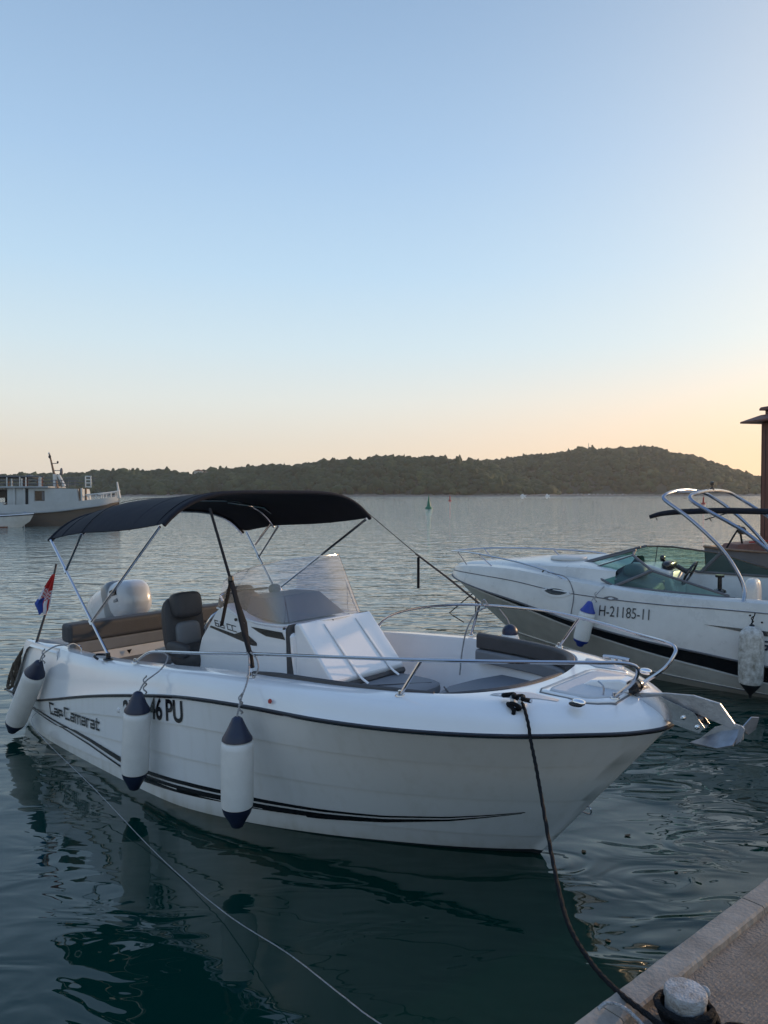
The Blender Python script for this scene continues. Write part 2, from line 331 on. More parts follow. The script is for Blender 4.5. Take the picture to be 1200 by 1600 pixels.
def forest():
    bm=bmesh.new(); bmesh.ops.create_icosphere(bm,subdivisions=2,radius=1); iv=np.array([v.co[:] for v in bm.verts]); jf=np.array([[v.index for v in f.verts] for f in bm.faces]); bm.free()
    V=[];Fc=[];A=[];k=0; rs=np.random.RandomState(3)
    for tab,Y0,Y1,a,c,fn in hills:
        n=int((c-a)*6)
        a2=max(a,-60); c2=min(c,1300)
        for i in range(n+500):
            px=rs.uniform(a2,c2)
            q=rs.rand(); t=1-.12*rs.rand() if i>=n-400 and True and rs.rand()<.6 else q**.8
            Y=Y0+4+(Y1-Y0-4)*t
            z=fn(px,Y)
            if z<.8: continue
            s=(2.0+3.2*rs.rand()**1.8)*(1.25 if math.sin(px*.07+Y*.05)>.4 else 1)*(1.1 if Y>900 else 1); sc=np.array([s,s,s*rs.uniform(.65,1.05)])
            if rs.rand()<.012: sc=np.array([s*.5,s*.5,s*1.4])
            dv=iv*(1+.28*rs.randn(len(iv),1)*.8)
            P=dv*sc+np.array([(px-600)/F*Y,Y,z+sc[2]*.45]); V.append(P); Fc.append(jf+k); k+=len(iv)
            nz=.5+.22*math.sin(px*.045+Y*.03)+.2*math.sin(px*.11-Y*.021+1.3)+.12*math.sin(px*.31+Y*.11); A.append(np.full(len(iv),min(1,max(0,.55*nz+.55*rs.rand()-.08))))
    V=np.concatenate(V);Fc=np.concatenate(Fc);A=np.concatenate(A)
    me=bpy.data.meshes.new('forest'); me.vertices.add(len(V)); me.vertices.foreach_set('co',V.ravel())
    me.loops.add(len(Fc)*3); me.loops.foreach_set('vertex_index',Fc.ravel().astype(np.int32)); me.polygons.add(len(Fc))
    me.polygons.foreach_set('loop_start',np.arange(0,len(Fc)*3,3,dtype=np.int32)); me.update(calc_edges=True)
    at=me.attributes.new('tone','FLOAT','POINT'); at.data.foreach_set('value',A.astype(np.float32))
    m=bpy.data.materials.new('foliage'); m.use_nodes=True; t=m.node_tree; bs=t.nodes['Principled BSDF']; bs.inputs['Roughness'].default_value=.8; bs.inputs['Specular IOR Level'].default_value=.15
    an=t.nodes.new('ShaderNodeAttribute'); an.attribute_name='tone'; cr=t.nodes.new('ShaderNodeValToRGB'); e=cr.color_ramp.elements
    e[0].color=(.018,.034,.013,1); e[1].color=(.062,.082,.028,1); x=cr.color_ramp.elements.new(.6); x.color=(.028,.050,.018,1)
    t.links.new(an.outputs['Fac'],cr.inputs[0]); t.links.new(cr.outputs[0],bs.inputs['Base Color'])
    me.materials.append(m); o=bpy.data.objects.new('forest',me); C.objects.link(o); tag(o,kind='stuff'); tag(o,'dark green pine woodland covering the far hills','woodland')
forest()
b=MB(); rs=random.Random(5)
ring=[]
for i,px in enumerate(np.linspace(-260,980,260)):
    Y=688; z=.5+rs.random()*.9; ring.append([((px-600)/F*(Y-3),Y-3,-.2),((px-600)/F*Y,Y,z),((px-600)/F*(Y+10),Y+10,z+.6)])
b.loft(ring)
ring=[]
for i,px in enumerate(np.linspace(860,1480,160)):
    Y=796; z=.6+rs.random()*1.; ring.append([((px-600)/F*(Y-3),Y-3,-.2),((px-600)/F*Y,Y,z),((px-600)/F*(Y+10),Y+10,z+.6)])
b.loft(ring); tag(b.build('shore',rockm),kind='structure')
# houses and mast on the hill
def place(px,y,Y): return ((px-600)/F*Y,Y,H+(771-y)/F*Y)
for (px,y,w,h,lab) in ((311,743,9,7,'pale house with tiled roof standing among the trees on the left hill'),(322,742,5,4,'smaller pale house just right of the tallest hillside house'),(286,744,6,3,'low tan house half hidden in trees left of the tallest hillside house')):
    x,Y,z=place(px,y+3,812); e=empty('house',(x,Y,z),0,lab,'house','houses on the far hill')
    MB().box((-w/2,-3,-3),(w/2,3,h)).build('wall',housem,e)
    MB().prism([(-w/2-.4,0),(w/2+.4,0),(0,1.8)],lambda a,c_,d:(a,d,h+.01+c_),-3.4,3.4).build('roof',roofm,e)
    for k in (-1,1): MB().box((k*w*.24-.5,-3.06,h*.5),(k*w*.24+.5,-3.003,h*.5+1.5)).build('window',dkglass,e)
x,Y,z=place(919,708,1050)
e=empty('radio_mast',(x,Y,z-3),0,'thin pale radio mast rising above the ridge of the right hill','mast')
b=MB(); b.tube([(0,0,0),(0,0,17)],.35,6,smooth=False); b.build('pole',greyp,e)
MB().box((-.8,-.3,10),(.8,.3,11.5)).build('antenna',wht,e)
# marina and small boats along the far shore
shore_boats=[(817,775.3,4,'tiny white motorboat moored off the far shore, leftmost of the shoreline boats'),(855,774.6,3,'tiny white motorboat below the dip between the two hills'),(921,774,4.5,'small white yacht in the middle of the far marina'),(974,773.6,4,'small white yacht at the right end of the far marina')]
for px,y,l,lab in shore_boats:
    Y=640 if px<860 else 770
    e=empty('motorboat',((px-600)/F*Y,Y,0),random.uniform(-.3,.3),lab,'boat','small boats along the far shore')
    MB().prism([(-l/2,.05),(l/2,.0),(l/2+1,1.0),(-l/2,.9)],lambda a,c_,d:(a,d,c_),-1,1).build('hull',wht,e)
    MB().box((-l*.3,-.7,1.),(l*.15,.7,2.0)).build('cabin',wht,e)
for i,px in enumerate((897,903,909,915,928,934,941,947,953,960)):
    Y=784; e=empty('motorboat',((px-600)/F*Y,Y,0),random.uniform(-.5,.5),('%s boat from the left in the dull row berthed at the far marina'%('first second third fourth fifth sixth seventh eighth ninth tenth'.split()[i])),'boat','dull boats berthed at the far marina')
    MB().prism([(-1.6,.05),(1.6,0),(2.3,1.1),(-1.6,1.0)],lambda a,c_,d:(a,d,c_),-1,1).build('hull',greyp if i%2 else shipg2,e)
    MB().box((-1,-.7,1.1),(.6,.7,1.9+.2*(i%3))).build('cabin',shipg,e)
# buoys
def buoy(px,Y,h,m,lab,cone=True):
    e=empty('navigation_buoy',((px-600)/F*Y,Y,0),0,lab,'buoy')
    MB().lathe([(h*.24,-.3),(h*.27,.05),(h*.25,h*.12),(h*.2,h*.16)],n=16).build('float',m,e,smooth=True)
    MB().lathe([(h*.16,h*.16),(h*.07,h*.6),(h*.06,h*.85),(h*.01,h*.87)] if cone else [(h*.1,h*.16),(h*.09,h*.8),(h*.02,h*.82)],n=12).build('tower',m,e,smooth=True)
    MB().lathe([(h*.03,h*.87),(h*.03,h*1.0),(.005,h*1.01)],n=8).build('lantern',m,e)
buoy(670,118,2.2,green,'green conical navigation buoy floating in the open bay')
buoy(703,235,2.0,red,'small red navigation buoy near the far shore, right of the green buoy',False)
buoy(1099,170,2.0,red,'red buoy seen between the tubes of the wake tower',False)
# ============================================================ main boat
BH=R(-41); BO=(-2.9207,8.4376,0)
boat=empty('motorboat',BO,BH,'white open motorboat with black bimini top, moored bow-on to the quay in the foreground','boat')
ROW=[ # rail u,b,z | waterline u,b | inner coaming u,b,z
((-.30,1.10,.32),(-.30,1.06),(.30,.98,.92)),((.15,1.17,.36),(.12,1.14),(.45,1.0,.93)),((.6,1.20,.45),(.6,1.19),(.7,1.0,.93)),((1.5,1.235,.655),(1.5,1.225),(1.5,1.0,.955)),
((2.4,1.25,.825),(2.3,1.235),(2.4,1.0,1.03)),((3.0,1.255,.915),(2.85,1.2),(3.0,1.0,1.09)),((3.7,1.25,.98),(3.45,1.03),(3.7,.99,1.14)),
((4.4,1.22,1.02),(3.98,.81),(4.35,.97,1.18)),((5.0,1.11,1.055),(4.42,.58),(4.8,.91,1.21)),((5.5,.88,1.075),(4.8,.36),(5.1,.78,1.222)),
((5.85,.58,1.08),(5.05,.19),(5.27,.56,1.225)),((6.06,.30,1.07),(5.2,.08),(5.35,.28,1.22)),((6.15,.0,1.06),(5.28,0.),(5.38,.0,1.22))]
def rowcurve(k):
    pts=[Vector(r[k]) if len(r[k])==3 else Vector((*r[k],0)) for r in ROW]
    pts=pts+[Vector((pts[-2].x,-pts[-2].y,pts[-2].z))]
    out=crom(pts,None,6)[:(len(ROW)-1)*6+1]; out[-1].y=0; return out
RAIL=rowcurve(0); WL=rowcurve(1); INN=rowcurve(2); NS=len(RAIL)
TL=[-.14,0,.10,.146,.152,.20,.33,.458,.462,.60,.748,.752,.88,.99]
def hside(i,t):   # i float index; returns (u,b,z)
    i=min(max(i,0),NS-1.0001); k=int(i); fr=i-k
    r=RAIL[k].lerp(RAIL[k+1],fr); w=WL[k].lerp(WL[k+1],fr); s=i/(NS-1)
    tt=max(t,0); e=tt+ (.10*math.sin(math.pi*tt)*(s>.0)*min(1,max(0,(s-.35)*3)))*-1
    u=w.x+(r.x-w.x)*tt; b_=w.y+(r.y-w.y)*e
    stp=min(1,(NS-1-i)/5)
    for q,d in ((.46,.012),(.75,.012),(.15,.02)):
        if tt<q: b_-=d*stp
    if t<0: b_+=t*.5*stp; u-=.25*(-t)*s
    return Vector((u,max(b_,0),t*r.z))
def hull_at(u,z,off=.004):
    lo,hi=0.,NS-1.
    for _ in range(36):
        mid=(lo+hi)/2; k=min(int(mid),NS-2); zr=RAIL[k].z+(RAIL[k+1].z-RAIL[k].z)*(mid-k)
        if hside(mid,z/zr).x<u: lo=mid
        else: hi=mid
    p=hside(lo,z/zr); q=hside(max(0,lo-.5),z/zr); tn=(p-q); nn=Vector((-tn.y,tn.x,0)); nn=nn.normalized() if nn.length>0 else Vector((0,1,0))
    if nn.y<0: nn=-nn
    p=p+nn*off; return Vector((p.x,-p.y,p.z))
def mir(p,s): return Vector((p.x,p.y*s,p.z))
b=MB()
for s in (-1,1): b.loft([[mir(hside(i,t),s) for t in TL] for i in range(NS)])
r0=[mir(hside(0,t),-1) for t in TL]; r1=[mir(hside(0,t),1) for t in TL]; b.loft([r0,r1])
hull=b.build('hull',hullgel,boat,smooth=True,angle=28)
# dark bottom band just at the waterline towards the bow
b=MB(); b.loft([[hside(i,t)+Vector((0,.004,0)) for t in (-.14,0,.001+.03*(i-34)/38)] for i in np.linspace(34,NS-1.01,24)]); b.loft([[mir(hside(i,t)+Vector((0,.004,0)),-1) for t in (-.14,0,.001+.03*(i-34)/38)] for i in np.linspace(34,NS-1.01,24)])
b.build('bottom_paint',antif,hull,smooth=True)
# rub rail
b=MB()
for s in (-1,1):
    rings=[]
    for i in range(NS):
        p=RAIL[i]; q=RAIL[min(i+1,NS-1)]-RAIL[max(i-1,0)]; nn=Vector((-q.y,q.x,0)); nn=nn.normalized(); nn=nn if nn.y>0 or i==NS-1 else -nn
        if i==NS-1: nn=Vector((1,0,0))
        ring=[p+nn*d+Vector((0,0,z)) for d,z in ((-.02,-.008),(.008,-.008),(.014,-.004),(.014,.004),(.008,.009),(-.02,.009))]
        rings.append([mir(x,s) for x in ring])
    b.loft(rings,True)
b.build('rub_rail',rubm,boat,smooth=True,angle=50)
b=MB()
for s in (-1,1):
    rings=[]
    for i in range(NS):
        p=RAIL[i]; q=RAIL[min(i+1,NS-1)]-RAIL[max(i-1,0)]; nn=Vector((-q.y,q.x,0)).normalized()
        if i==NS-1: nn=Vector((1,0,0))
        rings.append([mir(p+nn*d+Vector((0,0,z)),s) for d,z in ((.008,-.016),(.010,-.0095),(-.01,-.0095),(-.01,-.016))])
    b.loft(rings,True)
b.build('rub_strip',steel,boat,smooth=True)
# deck moulding
b=MB(); 
DP=[(0,.0,.015),(.012,.04,.06),(.03,.16,.4),(.055,.28,.72),(.085,.42,.90),(.12,.55,.985),(.17,.72,1.0),(.30,.93,1.0)]
BP=[(0,0),(.012,.16),(.03,.36),(.055,.48),(.085,.60),(.12,.70),(.17,.86),(.25,1),(.42,1)]
def deckring(i):
    r=RAIL[i]; n_=INN[i]; w=(Vector((n_.x,n_.y,0))-Vector((r.x,r.y,0))).length; ring=[]
    for d,fmax,hz_ in DP:
        fr=min(d/max(w,.01),fmax) if d>0 else 0
        k_=min(1,max(0,(i/NS-.55)/.25)); h2=float(interp(BP,min(d*1.0,.42)))
        p=r.lerp(n_,fr); p.z=r.z+(n_.z-r.z)*(hz_*(1-k_)+h2*k_) 
        pass
        ring.append(p)
    ring.append(n_.copy()); 
    return ring
for s in (-1,1): b.loft([[mir(p,s) for p in deckring(i)] for i in range(NS)])
dk=b.build('deck',gel,boat,smooth=True,angle=32)
b=MB()
ZF=.38
def hb(u,z):
    return -hull_at(u,max(z,.02),-.05).y
def lin(i,k,z,du):
    p=INN[i]; u=p.x-du*(i/NS)**3; y=p.y*k
    if u>2.5 and i<NS-1: y=max(.0,min(y,hb(u,z)-.03))
    return Vector((u,y,z))
for s in (-1,1): b.loft([[mir(p,s) for p in (INN[i]+Vector((0,0,-.0005)),INN[i]+Vector((-.012*(i/NS),-.015,-.02)),lin(i,.93,.62,.25),lin(i,.88,ZF,.6))] for i in range(NS)])
fl=[lin(i,.88,ZF,.6) for i in range(NS)]
b.loft([[mir(p,-1),mir(p,1)] for p in fl])
b.build('cockpit_liner',gelin,boat,smooth=True,angle=40)
# stern pods either side of the engine well, bathing platforms
for s in (-1,1):
    b=MB(); po=[(.62,.30),(.62,.925),(.02,.915),(-.05,.88),(-.12,.80),(-.36,.42),(-.42,.345),(-.42,.30)]
    b.loft([[(u,s*v,z) for u,z in po] for v in ((.42),(.44),(1.02),(1.10))],True,True)
    ring=[(u*1.0+.03,s*1.145,z-.03*(z>.5)) for u,z in po]
    b.loft([[(u,s*1.10,z) for u,z in po],ring],True)
    b.build('stern_pod',gel,boat,smooth=True,angle=30,bevel=.015)
    MB().box((-.62,s*.45-.0,.235),(-.25,s*1.10,.33)).build('bathing_platform',gel,boat,bevel=.035,seg=3)
    MB().tube([(-.25,s*1.13,.325),(-.60,s*1.11,.315),(-.635,s*1.05,.315),(-.635,s*.45,.315)],.012,6,seg=4).build('platform_rail',rubm,boat,smooth=True)
    MB().box((.0,s*.98,.917),(.62,s*1.06,.928)).build('tread_strip',vin_m,boat)
MB().box((-.10,-.45,.2),(.30,.45,.55)).build('engine_well',gel,boat,bevel=.03)
# hull graphics
def stripe(top,bot,n=60,name='hull_stripe'):
    u0,u1=top[0][0],top[-1][0]; rings=[]
    for u in np.linspace(u0,u1,n):
        zt=float(interp(top,u)); zb=float(interp(bot,u)); zb=min(zb,zt-.0005)
        rings.append([hull_at(u,zb+(zt-zb)*q,.007) for q in (0,.2,.4,.6,.8,1)])
    b=MB(); b.loft(rings); return b.build(name,blk,hull,smooth=True,angle=80)
stripe([(.05,.30),(.62,.268),(.95,.262),(1.4,.248),(1.96,.212)],[(.05,.283),(.62,.252),(.95,.240),(1.4,.218),(1.96,.165)])
stripe([(.05,.268),(.62,.236),(.95,.222),(1.4,.196),(1.96,.138)],[(.05,.257),(.62,.224),(.95,.209),(1.4,.180),(1.96,.120)])
stripe([(2.33,.196),(2.88,.230),(3.245,.240),(3.53,.238),(4.04,.243),(4.475,.261),(4.88,.311),(5.325,.393)],[(2.33,.166),(2.875,.198),(3.24,.208),(3.535,.208),(4.035,.221),(4.47,.245),(4.875,.298),(5.32,.387)],90)
stripe([(2.30,.154),(2.875,.183),(3.24,.195),(3.535,.193),(4.03,.206),(4.465,.231),(4.87,.285),(5.305,.382)],[(2.30,.080),(2.845,.113),(3.205,.129),(3.5,.133),(4.01,.156),(4.45,.198),(4.865,.269),(5.305,.378)],90)
for wd_,x0_ in (('Cap',0),('Camarat',.335)):
    v2,f2=strokes(wd_,.118,.175,gap=.30,sx=.77)
    decal('model_lettering',v2,f2,lambda x,y: hull_at(.62+x+x0_,.312+y*.95+.055*(x+x0_),.010),blk,hull)
def hull_text(s_,u,z,h,sx,sl=.10,bold=0):
    v2,f2=txt2d(s_,h/.70,sx,bold)
    decal('registration_lettering',v2,f2,lambda x,y:hull_at(u+x,z+y+sl*x,.005),blk,hull)
hull_text('27',2.06,.555,.165,.80,.2,.006); hull_text('46',2.475,.655,.165,.78,.13,.006); hull_text('PU',2.70,.685,.165,.84,.11,.006)
# small round builder's emblem on the topside
c0=Vector((3.93,-1.235,1.07))
MB().lathe([(.016,0),(.016,.006)],Matrix.Translation((3.93,-1.233,1.055))@Matrix.Rotation(R(72),4,'X')).build('round_emblem',red,boat)
# ---------------------------------------------------- stern bench
b=MB(); b.box((.56,-1.06,.985),(.74,1.06,1.17)); b.build('bench_backrest',vin_t,boat,bevel=.035,seg=3)
MB().box((.585,-1.0,.86),(.725,1.0,.984)).build('bench_backrest_lower',vin_l,boat,bevel=.015)
MB().box((.60,-.98,.38),(.71,.98,.859)).build('bench_panel',gelin,boat,bevel=.01)
MB().box((.70,-.97,.66),(1.22,.97,.76)).build('bench_seat',vin_l,boat,bevel=.03,seg=3)
MB().box((.72,-.95,.385),(1.15,.95,.658)).build('bench_base',gelin,boat,bevel=.02)
b=MB(); b.box((1.16,-.9,.40),(1.28,.9,.66)); b.build('bench_front',vin_t,boat,bevel=.02)
b=MB(); b.prism([(-.028,0),(.028,0),(0,-.045)],lambda x,y,d:(.7265+d,-.42+x,.83+y),0,.004); b.build('cushion_badge',blk,boat)
# ---------------------------------------------------- helm seats
def helm_seat(v):
    u=1.74
    s_=superell((u+.10,v,.92),(.23,.235,.10),3.5).build('seat_cushion',vin_d,boat,smooth=True)
    MB().box((u-.12,v-.2,.385),(u+.25,v+.2,.85)).build('seat_pedestal',gelin,boat,bevel=.04)
    M=Matrix.Rotation(R(-10),3,'Y')
    superell((u-.165,v,1.16),(.065,.22,.30),3.6,M=M).build('seat_backrest',vin_d,boat,smooth=True)
    superell((u-.125,v,1.375),(.08,.16,.125),4,M=M).build('headrest',vin_d,boat,smooth=True)
    superell((u-.095,v,1.10),(.05,.135,.12),4,M=M).build('seat_insert',vin_l,boat,smooth=True)
    for s in (-1,1): superell((u+.08,v+s*.22,1.0),(.17,.05,.07),3).build('side_bolster',vin_t,boat,smooth=True)
helm_seat(-.33); helm_seat(.33)
# ---------------------------------------------------- console
con=[(1.93,ZF),(1.95,.83),(2.06,1.14),(2.30,1.42),(2.42,1.475),(2.62,1.40),(2.85,1.355),(3.22,1.35),(3.30,1.30),(3.34,ZF)]
b=MB(); rings=[]
for v,sh in ((-.47,.06),(-.455,.02),(-.43,0),(.43,0),(.455,.02),(.47,.06)):
    cx,cz=2.65,.9; rings.append([(cx+(u-cx)*(1-sh*.5),v,max(ZF,cz+(z-cz)*(1-sh*.5)) if z>ZF else ZF) for u,z in con])
b.loft(rings,True,True); console=b.build('console',gel,boat,smooth=True,angle=25)
b=MB(); b.loft([[(2.40,-.36,1.40),(2.46,-.33,1.535),(2.80,-.33,1.545),(3.08,-.38,1.37)],[(2.40,.36,1.40),(2.46,.33,1.535),(2.80,.33,1.545),(3.08,.38,1.37)]],False,True); b.build('dash_cover',vin_dash,console,bevel=.02,seg=3)
superell((2.50,-.28,1.46),(.12,.09,.12),3).build('instrument_hood',vin_d,console,smooth=True)
MB().box((2.32,-.30,1.42),(2.42,.30,1.52)).build('instrument_panel',blk,console,bevel=.02)
# steering wheel facing the seats
M=Matrix.Translation((2.02,-.22,1.22))@Matrix.Rotation(R(-62),4,'Y')
b=MB(); b.tube([M@Vector((.17*math.cos(a),.17*math.sin(a),0)) for a in np.linspace(0,2*math.pi,25)],.014,8,smooth=False)
for a in (0,2.09,4.19): b.tube([M@Vector((0,0,-.03)),M@Vector((.165*math.cos(a),.165*math.sin(a),0))],.012,6,smooth=False)
b.tube([M@Vector((0,0,-.03)),M@Vector((0,0,-.16))],.02,8,smooth=False); b.build('steering_wheel',steel,console,smooth=True)
side=lambda x,y:(x,-.4745,y)
b=MB(); b.add([side(2.20,1.245),side(2.215,1.262),side(2.56,1.228),side(2.66,1.262),side(2.70,1.262),side(2.86,1.190),side(2.86,1.165),side(2.80,1.16),side(2.55,1.195)],[tuple(range(9))]); b.build('console_stripe',blk,console)
MB().lathe([(.02,0),(.02,.008),(.012,.012)],Matrix.Translation(hull_at(1.98,.62,.0))@Matrix.Rotation(R(90),4,'X'),12).build('hull_outlet',wht,hull,smooth=True)
v2,f2=strokes('6.5 CC',.05,.16,gap=.25,slant=-.3,sx=1.15)
decal('console_lettering',v2,f2,lambda x,y:(2.29+x,-.475,1.268-.07*x+y),blk,console)
b=MB(); b.add([side(2.78,1.318),side(3.18,1.318),side(3.22,1.262),side(2.98,1.262),side(2.88,1.285)],[(0,1,2,3,4)]); b.build('air_vent',blk,console)
# grab rail behind windscreen + console front seat backrest
fp=[(3.22,1.365),(3.30,1.385),(3.66,.96),(3.66,.90),(3.28,.90),(3.28,.98)]
b=MB(); b.prism([(3.272,1.385),(3.335,1.402),(3.72,.99),(3.70,.935),(3.305,.90)],lambda x,y,d:(x,d,y),-.43,.43); fpn=b.build('front_backrest',gel,console,bevel=.018,seg=3)
b=MB(); b.prism([(3.225,1.35),(3.262,1.392),(3.315,.89),(3.25,.80)],lambda x,y,d:(x,d,y),-.478,.478); b.prism([(3.60,.905),(3.725,.965),(3.745,.935),(3.72,.90)],lambda x,y,d:(x,d,y),-.43,.435); b.build('backrest_padding',vin_d,console,bevel=.008)
for v in (-.17,.21):
    b=MB(); b.tube([(3.37,v,1.372),(3.50,v+.01,1.238),(3.69,v+.03,1.035),(3.745,v+.04,.975),(3.80,v+.06,.935)],.015,6,flat=.35); b.build('backrest_strap',wht,console,smooth=True)
superell((3.86,0,.86),(.34,.45,.065),4.5).build('front_seat_cushion',vin_m,boat,smooth=True)
MB().box((3.34,-.42,ZF),(4.12,.42,.82)).build('front_seat_base',gelin,boat,bevel=.04)
MB().tube([(3.58,-.40,.918),(3.9,-.05,.927),(4.12,.30,.915)],.006,6).build('cushion_piping',vin_d,boat,smooth=True)
# windscreen
base=[(2.30,-.465,1.425),(2.5,-.47,1.40),(2.8,-.47,1.36),(3.1,-.46,1.36),(3.27,-.38,1.375),(3.33,-.2,1.39),(3.35,0,1.395),(3.33,.2,1.39),(3.27,.38,1.375),(3.1,.46,1.36),(2.8,.47,1.36),(2.5,.47,1.40),(2.30,.465,1.425)]
top=[(2.36,-.44,1.665),(2.5,-.435,1.74),(2.72,-.42,1.81),(2.94,-.38,1.865),(3.06,-.30,1.895),(3.12,-.15,1.905),(3.14,0,1.91),(3.12,.15,1.905),(3.07,.30,1.90),(2.95,.38,1.88),(2.72,.42,1.82),(2.5,.435,1.74),(2.36,.44,1.665)]
bb=crom([Vector(p) for p in base],None,5); tt_=crom([Vector(p) for p in top],None,5)
b=MB(); b.loft([[a,a.lerp(c,.33),a.lerp(c,.66),c] for a,c in zip(bb,tt_)]); ws=b.build('windscreen',acryl,boat,smooth=True,angle=80)
b=MB(); b.tube([p for p in tt_],.0055,6,smooth=False); b.build('windscreen_edge',clearg,ws,smooth=True)
b=MB(); b.tube([p+Vector((.0,0,.004)) for p in bb],.009,6,smooth=False); b.build('windscreen_seal',gel,ws,smooth=True)
for p in ((2.60,-.485,1.36),(3.19,-.452,1.345),(3.30,.34,1.385),(3.34,-.05,1.38)): MB().lathe([(.014,0),(.014,.012),(.004,.016)],Matrix.Translation(p)@Matrix.Rotation(R(90),4,'X'),10).build('windscreen_bolt',blk,ws)
superell((2.42,.10,1.555),(.04,.055,.045),3).build('chart_plotter',vin_d,console,smooth=True)
MB().tube([(2.22,-.35,1.47),(2.20,-.3,1.53),(2.20,.3,1.53),(2.22,.35,1.47)],.013,8).build('grab_rail',steel,console,smooth=True)
# coaming bolsters and bow cushions
b=MB(); b.tube([(3.45,-.985,1.125),(3.75,-.975,1.145),(4.3,-.955,1.175),(4.75,-.905,1.20),(5.0,-.83,1.215)],[.014,.026,.027,.026,.014],8); b.build('coaming_bolster',vin_d,boat,smooth=True)
b=MB(); b.tube([(5.02,-.80,1.20),(5.20,-.62,1.21),(5.30,-.40,1.21),(5.345,-.1,1.21),(5.35,.15,1.21)],[.016,.024,.026,.024,.014],8); b.build('bow_bolster',vin_t,boat,smooth=True)
def cushion_strip(name,m,u0,u1,z0,z1,th=.06):
    b=MB(); rings=[]
    for i in range(NS):
        p=INN[i]
        if u0<=p.x<=u1 and i<NS-5:
            q=(INN[i+1]-INN[i-1]); nn=Vector((q.y,-q.x,0)).normalized()
            if nn.y>0: nn=-nn
            a=Vector((p.x,p.y,0))+nn*.02; c=a+nn*th
            e=min(1,(p.x-u0)/.1,1)
            rings.append([(a.x,a.y,z0),(c.x,c.y,z0+.01),(c.x,c.y,z1-.015),(c.x-nn.x*.015,c.y-nn.y*.015,z1),(a.x,a.y,z1)])
    b.loft(rings,True,True); return b.build(name,m,boat,smooth=True,angle=40,bevel=.008)
cushion_strip('bow_backrest',vin_d,4.08,5.33,1.10,1.235)
cushion_strip('bow_backrest_lower',vin_m,4.08,5.30,.98,1.098,.075)
# bow U-seat
b=MB(); ring=[]
po=[(4.42,.88),(4.34,.60),(4.30,.28),(4.36,.05),(4.44,-.12),(4.52,-.50),(4.62,-.84),(4.9,-.74),(5.12,-.52),(5.25,-.2),(5.26,.2),(5.14,.50),(4.92,.74),(4.7,.86)]
b.prism(po,lambda x,y,d:(x,y,d),.80,.93); b.build('bow_seat_cushion',vin_m,boat,bevel=.03,seg=3,smooth=True)
b=MB(); b.prism([((x-4.8)*.94+4.82,y*.94) for x,y in po],lambda x,y,d:(min(x,4.95),y*.55,d),ZF,.80); b.build('bow_seat_base',gelin,boat)
MB().tube([(4.32,.20,.935),(4.6,-.05,.937),(4.95,-.35,.935),(5.1,-.45,.934)],.006,6).build('cushion_piping',vin_d,boat,smooth=True)
# ---------------------------------------------------- foredeck fittings
def panel(name,poly,z0,h,m,par=None,bev=.006):
    b=MB(); b.prism(poly,lambda x,y,d:(x,y,d),z0,z0+h); return b.build(name,m,par or boat,bevel=bev)
DR=[deckring(i) for i in range(NS)]
def deck_z(u,v):
    v=abs(v); best=None
    for i in range(int(NS*.5),NS-1):
        for j in range(len(DR[0])-1):
            q=(DR[i][j],DR[i+1][j],DR[i+1][j+1],DR[i][j+1])
            for tr in ((q[0],q[1],q[2]),(q[0],q[2],q[3])):
                A,B,C_=tr; d=(B.y-C_.y)*(A.x-C_.x)+(C_.x-B.x)*(A.y-C_.y)
                if abs(d)<1e-9: continue
                l1=((B.y-C_.y)*(u-C_.x)+(C_.x-B.x)*(v-C_.y))/d; l2=((C_.y-A.y)*(u-C_.x)+(A.x-C_.x)*(v-C_.y))/d
                if l1>=-.01 and l2>=-.01 and l1+l2<=1.01: return l1*A.z+l2*B.z+(1-l1-l2)*C_.z
    return 1.22
def lid(name,m,us,off,par=None,th=.003):
    b=MB(); rings=[]
    for u,w0,w1 in us:
        rings.append([(u,v,deck_z(u,v)+off) for v in np.linspace(w0,w1,13)])
    b.loft(rings); o=b.build(name,m,par or boat,smooth=True,angle=50,solid=th); return o
W_=[(5.46,.30),(5.50,.395),(5.60,.40),(5.70,.40),(5.78,.395),(5.84,.34),(5.89,.27),(5.91,.25)]
def lw(d,k): return [(5.68+(u-5.68)*k,-(w+d),(w+d)) for u,w in W_]
lid('locker_seam',vin_m,lw(.010,1.05),.002); hatch=lid('anchor_locker_hatch',gel,lw(0,1),.006,None,.006); lid('hatch_tread',nonskid,lw(-.045,.82),.0105,hatch,.002)
for s in (-1,1): lid('deck_tread',nonskid,[(5.30,s*.62,s*.66),(5.38,s*.50,s*.64),(5.46,s*.45,s*.60),(5.56,s*.46,s*.55),(5.66,s*.47,s*.50)],.003,None,.002)
for s in (-1,1):
    # cleat
    e=MB(); e.box((5.44,s*.70-.012,1.205),(5.56,s*.70+.03,1.226)); e.box((5.465,s*.70-.006,1.225),(5.49,s*.70+.02,1.245)); e.box((5.515,s*.70-.006,1.225),(5.54,s*.70+.02,1.245))
    c_=e.build('cleat_base',wht,boat,bevel=.004); MB().tube([(5.40,s*.70+.008,1.250),(5.50,s*.70+.008,1.254),(5.60,s*.70+.008,1.250)],.013,8).build('cleat_bar',steel,c_,smooth=True)
    e=superell((5.80,s*.50,1.238),(.042,.028,.022),2.4); l_=e.build('navigation_light',chrome,boat,smooth=True)
    superell((5.79,s*.518,1.230),(.043,.022,.014),2.4).build('light_lens',dkglass,l_,smooth=True)
b=MB(); b.prism([(5.60,1.222),(5.66,1.262),(5.86,1.298),(5.90,1.29),(5.92,1.222)],lambda x,y,d:(x,d,y),-.07,.07); wl_=b.build('windlass_fairing',gel,boat,bevel=.015,seg=3)
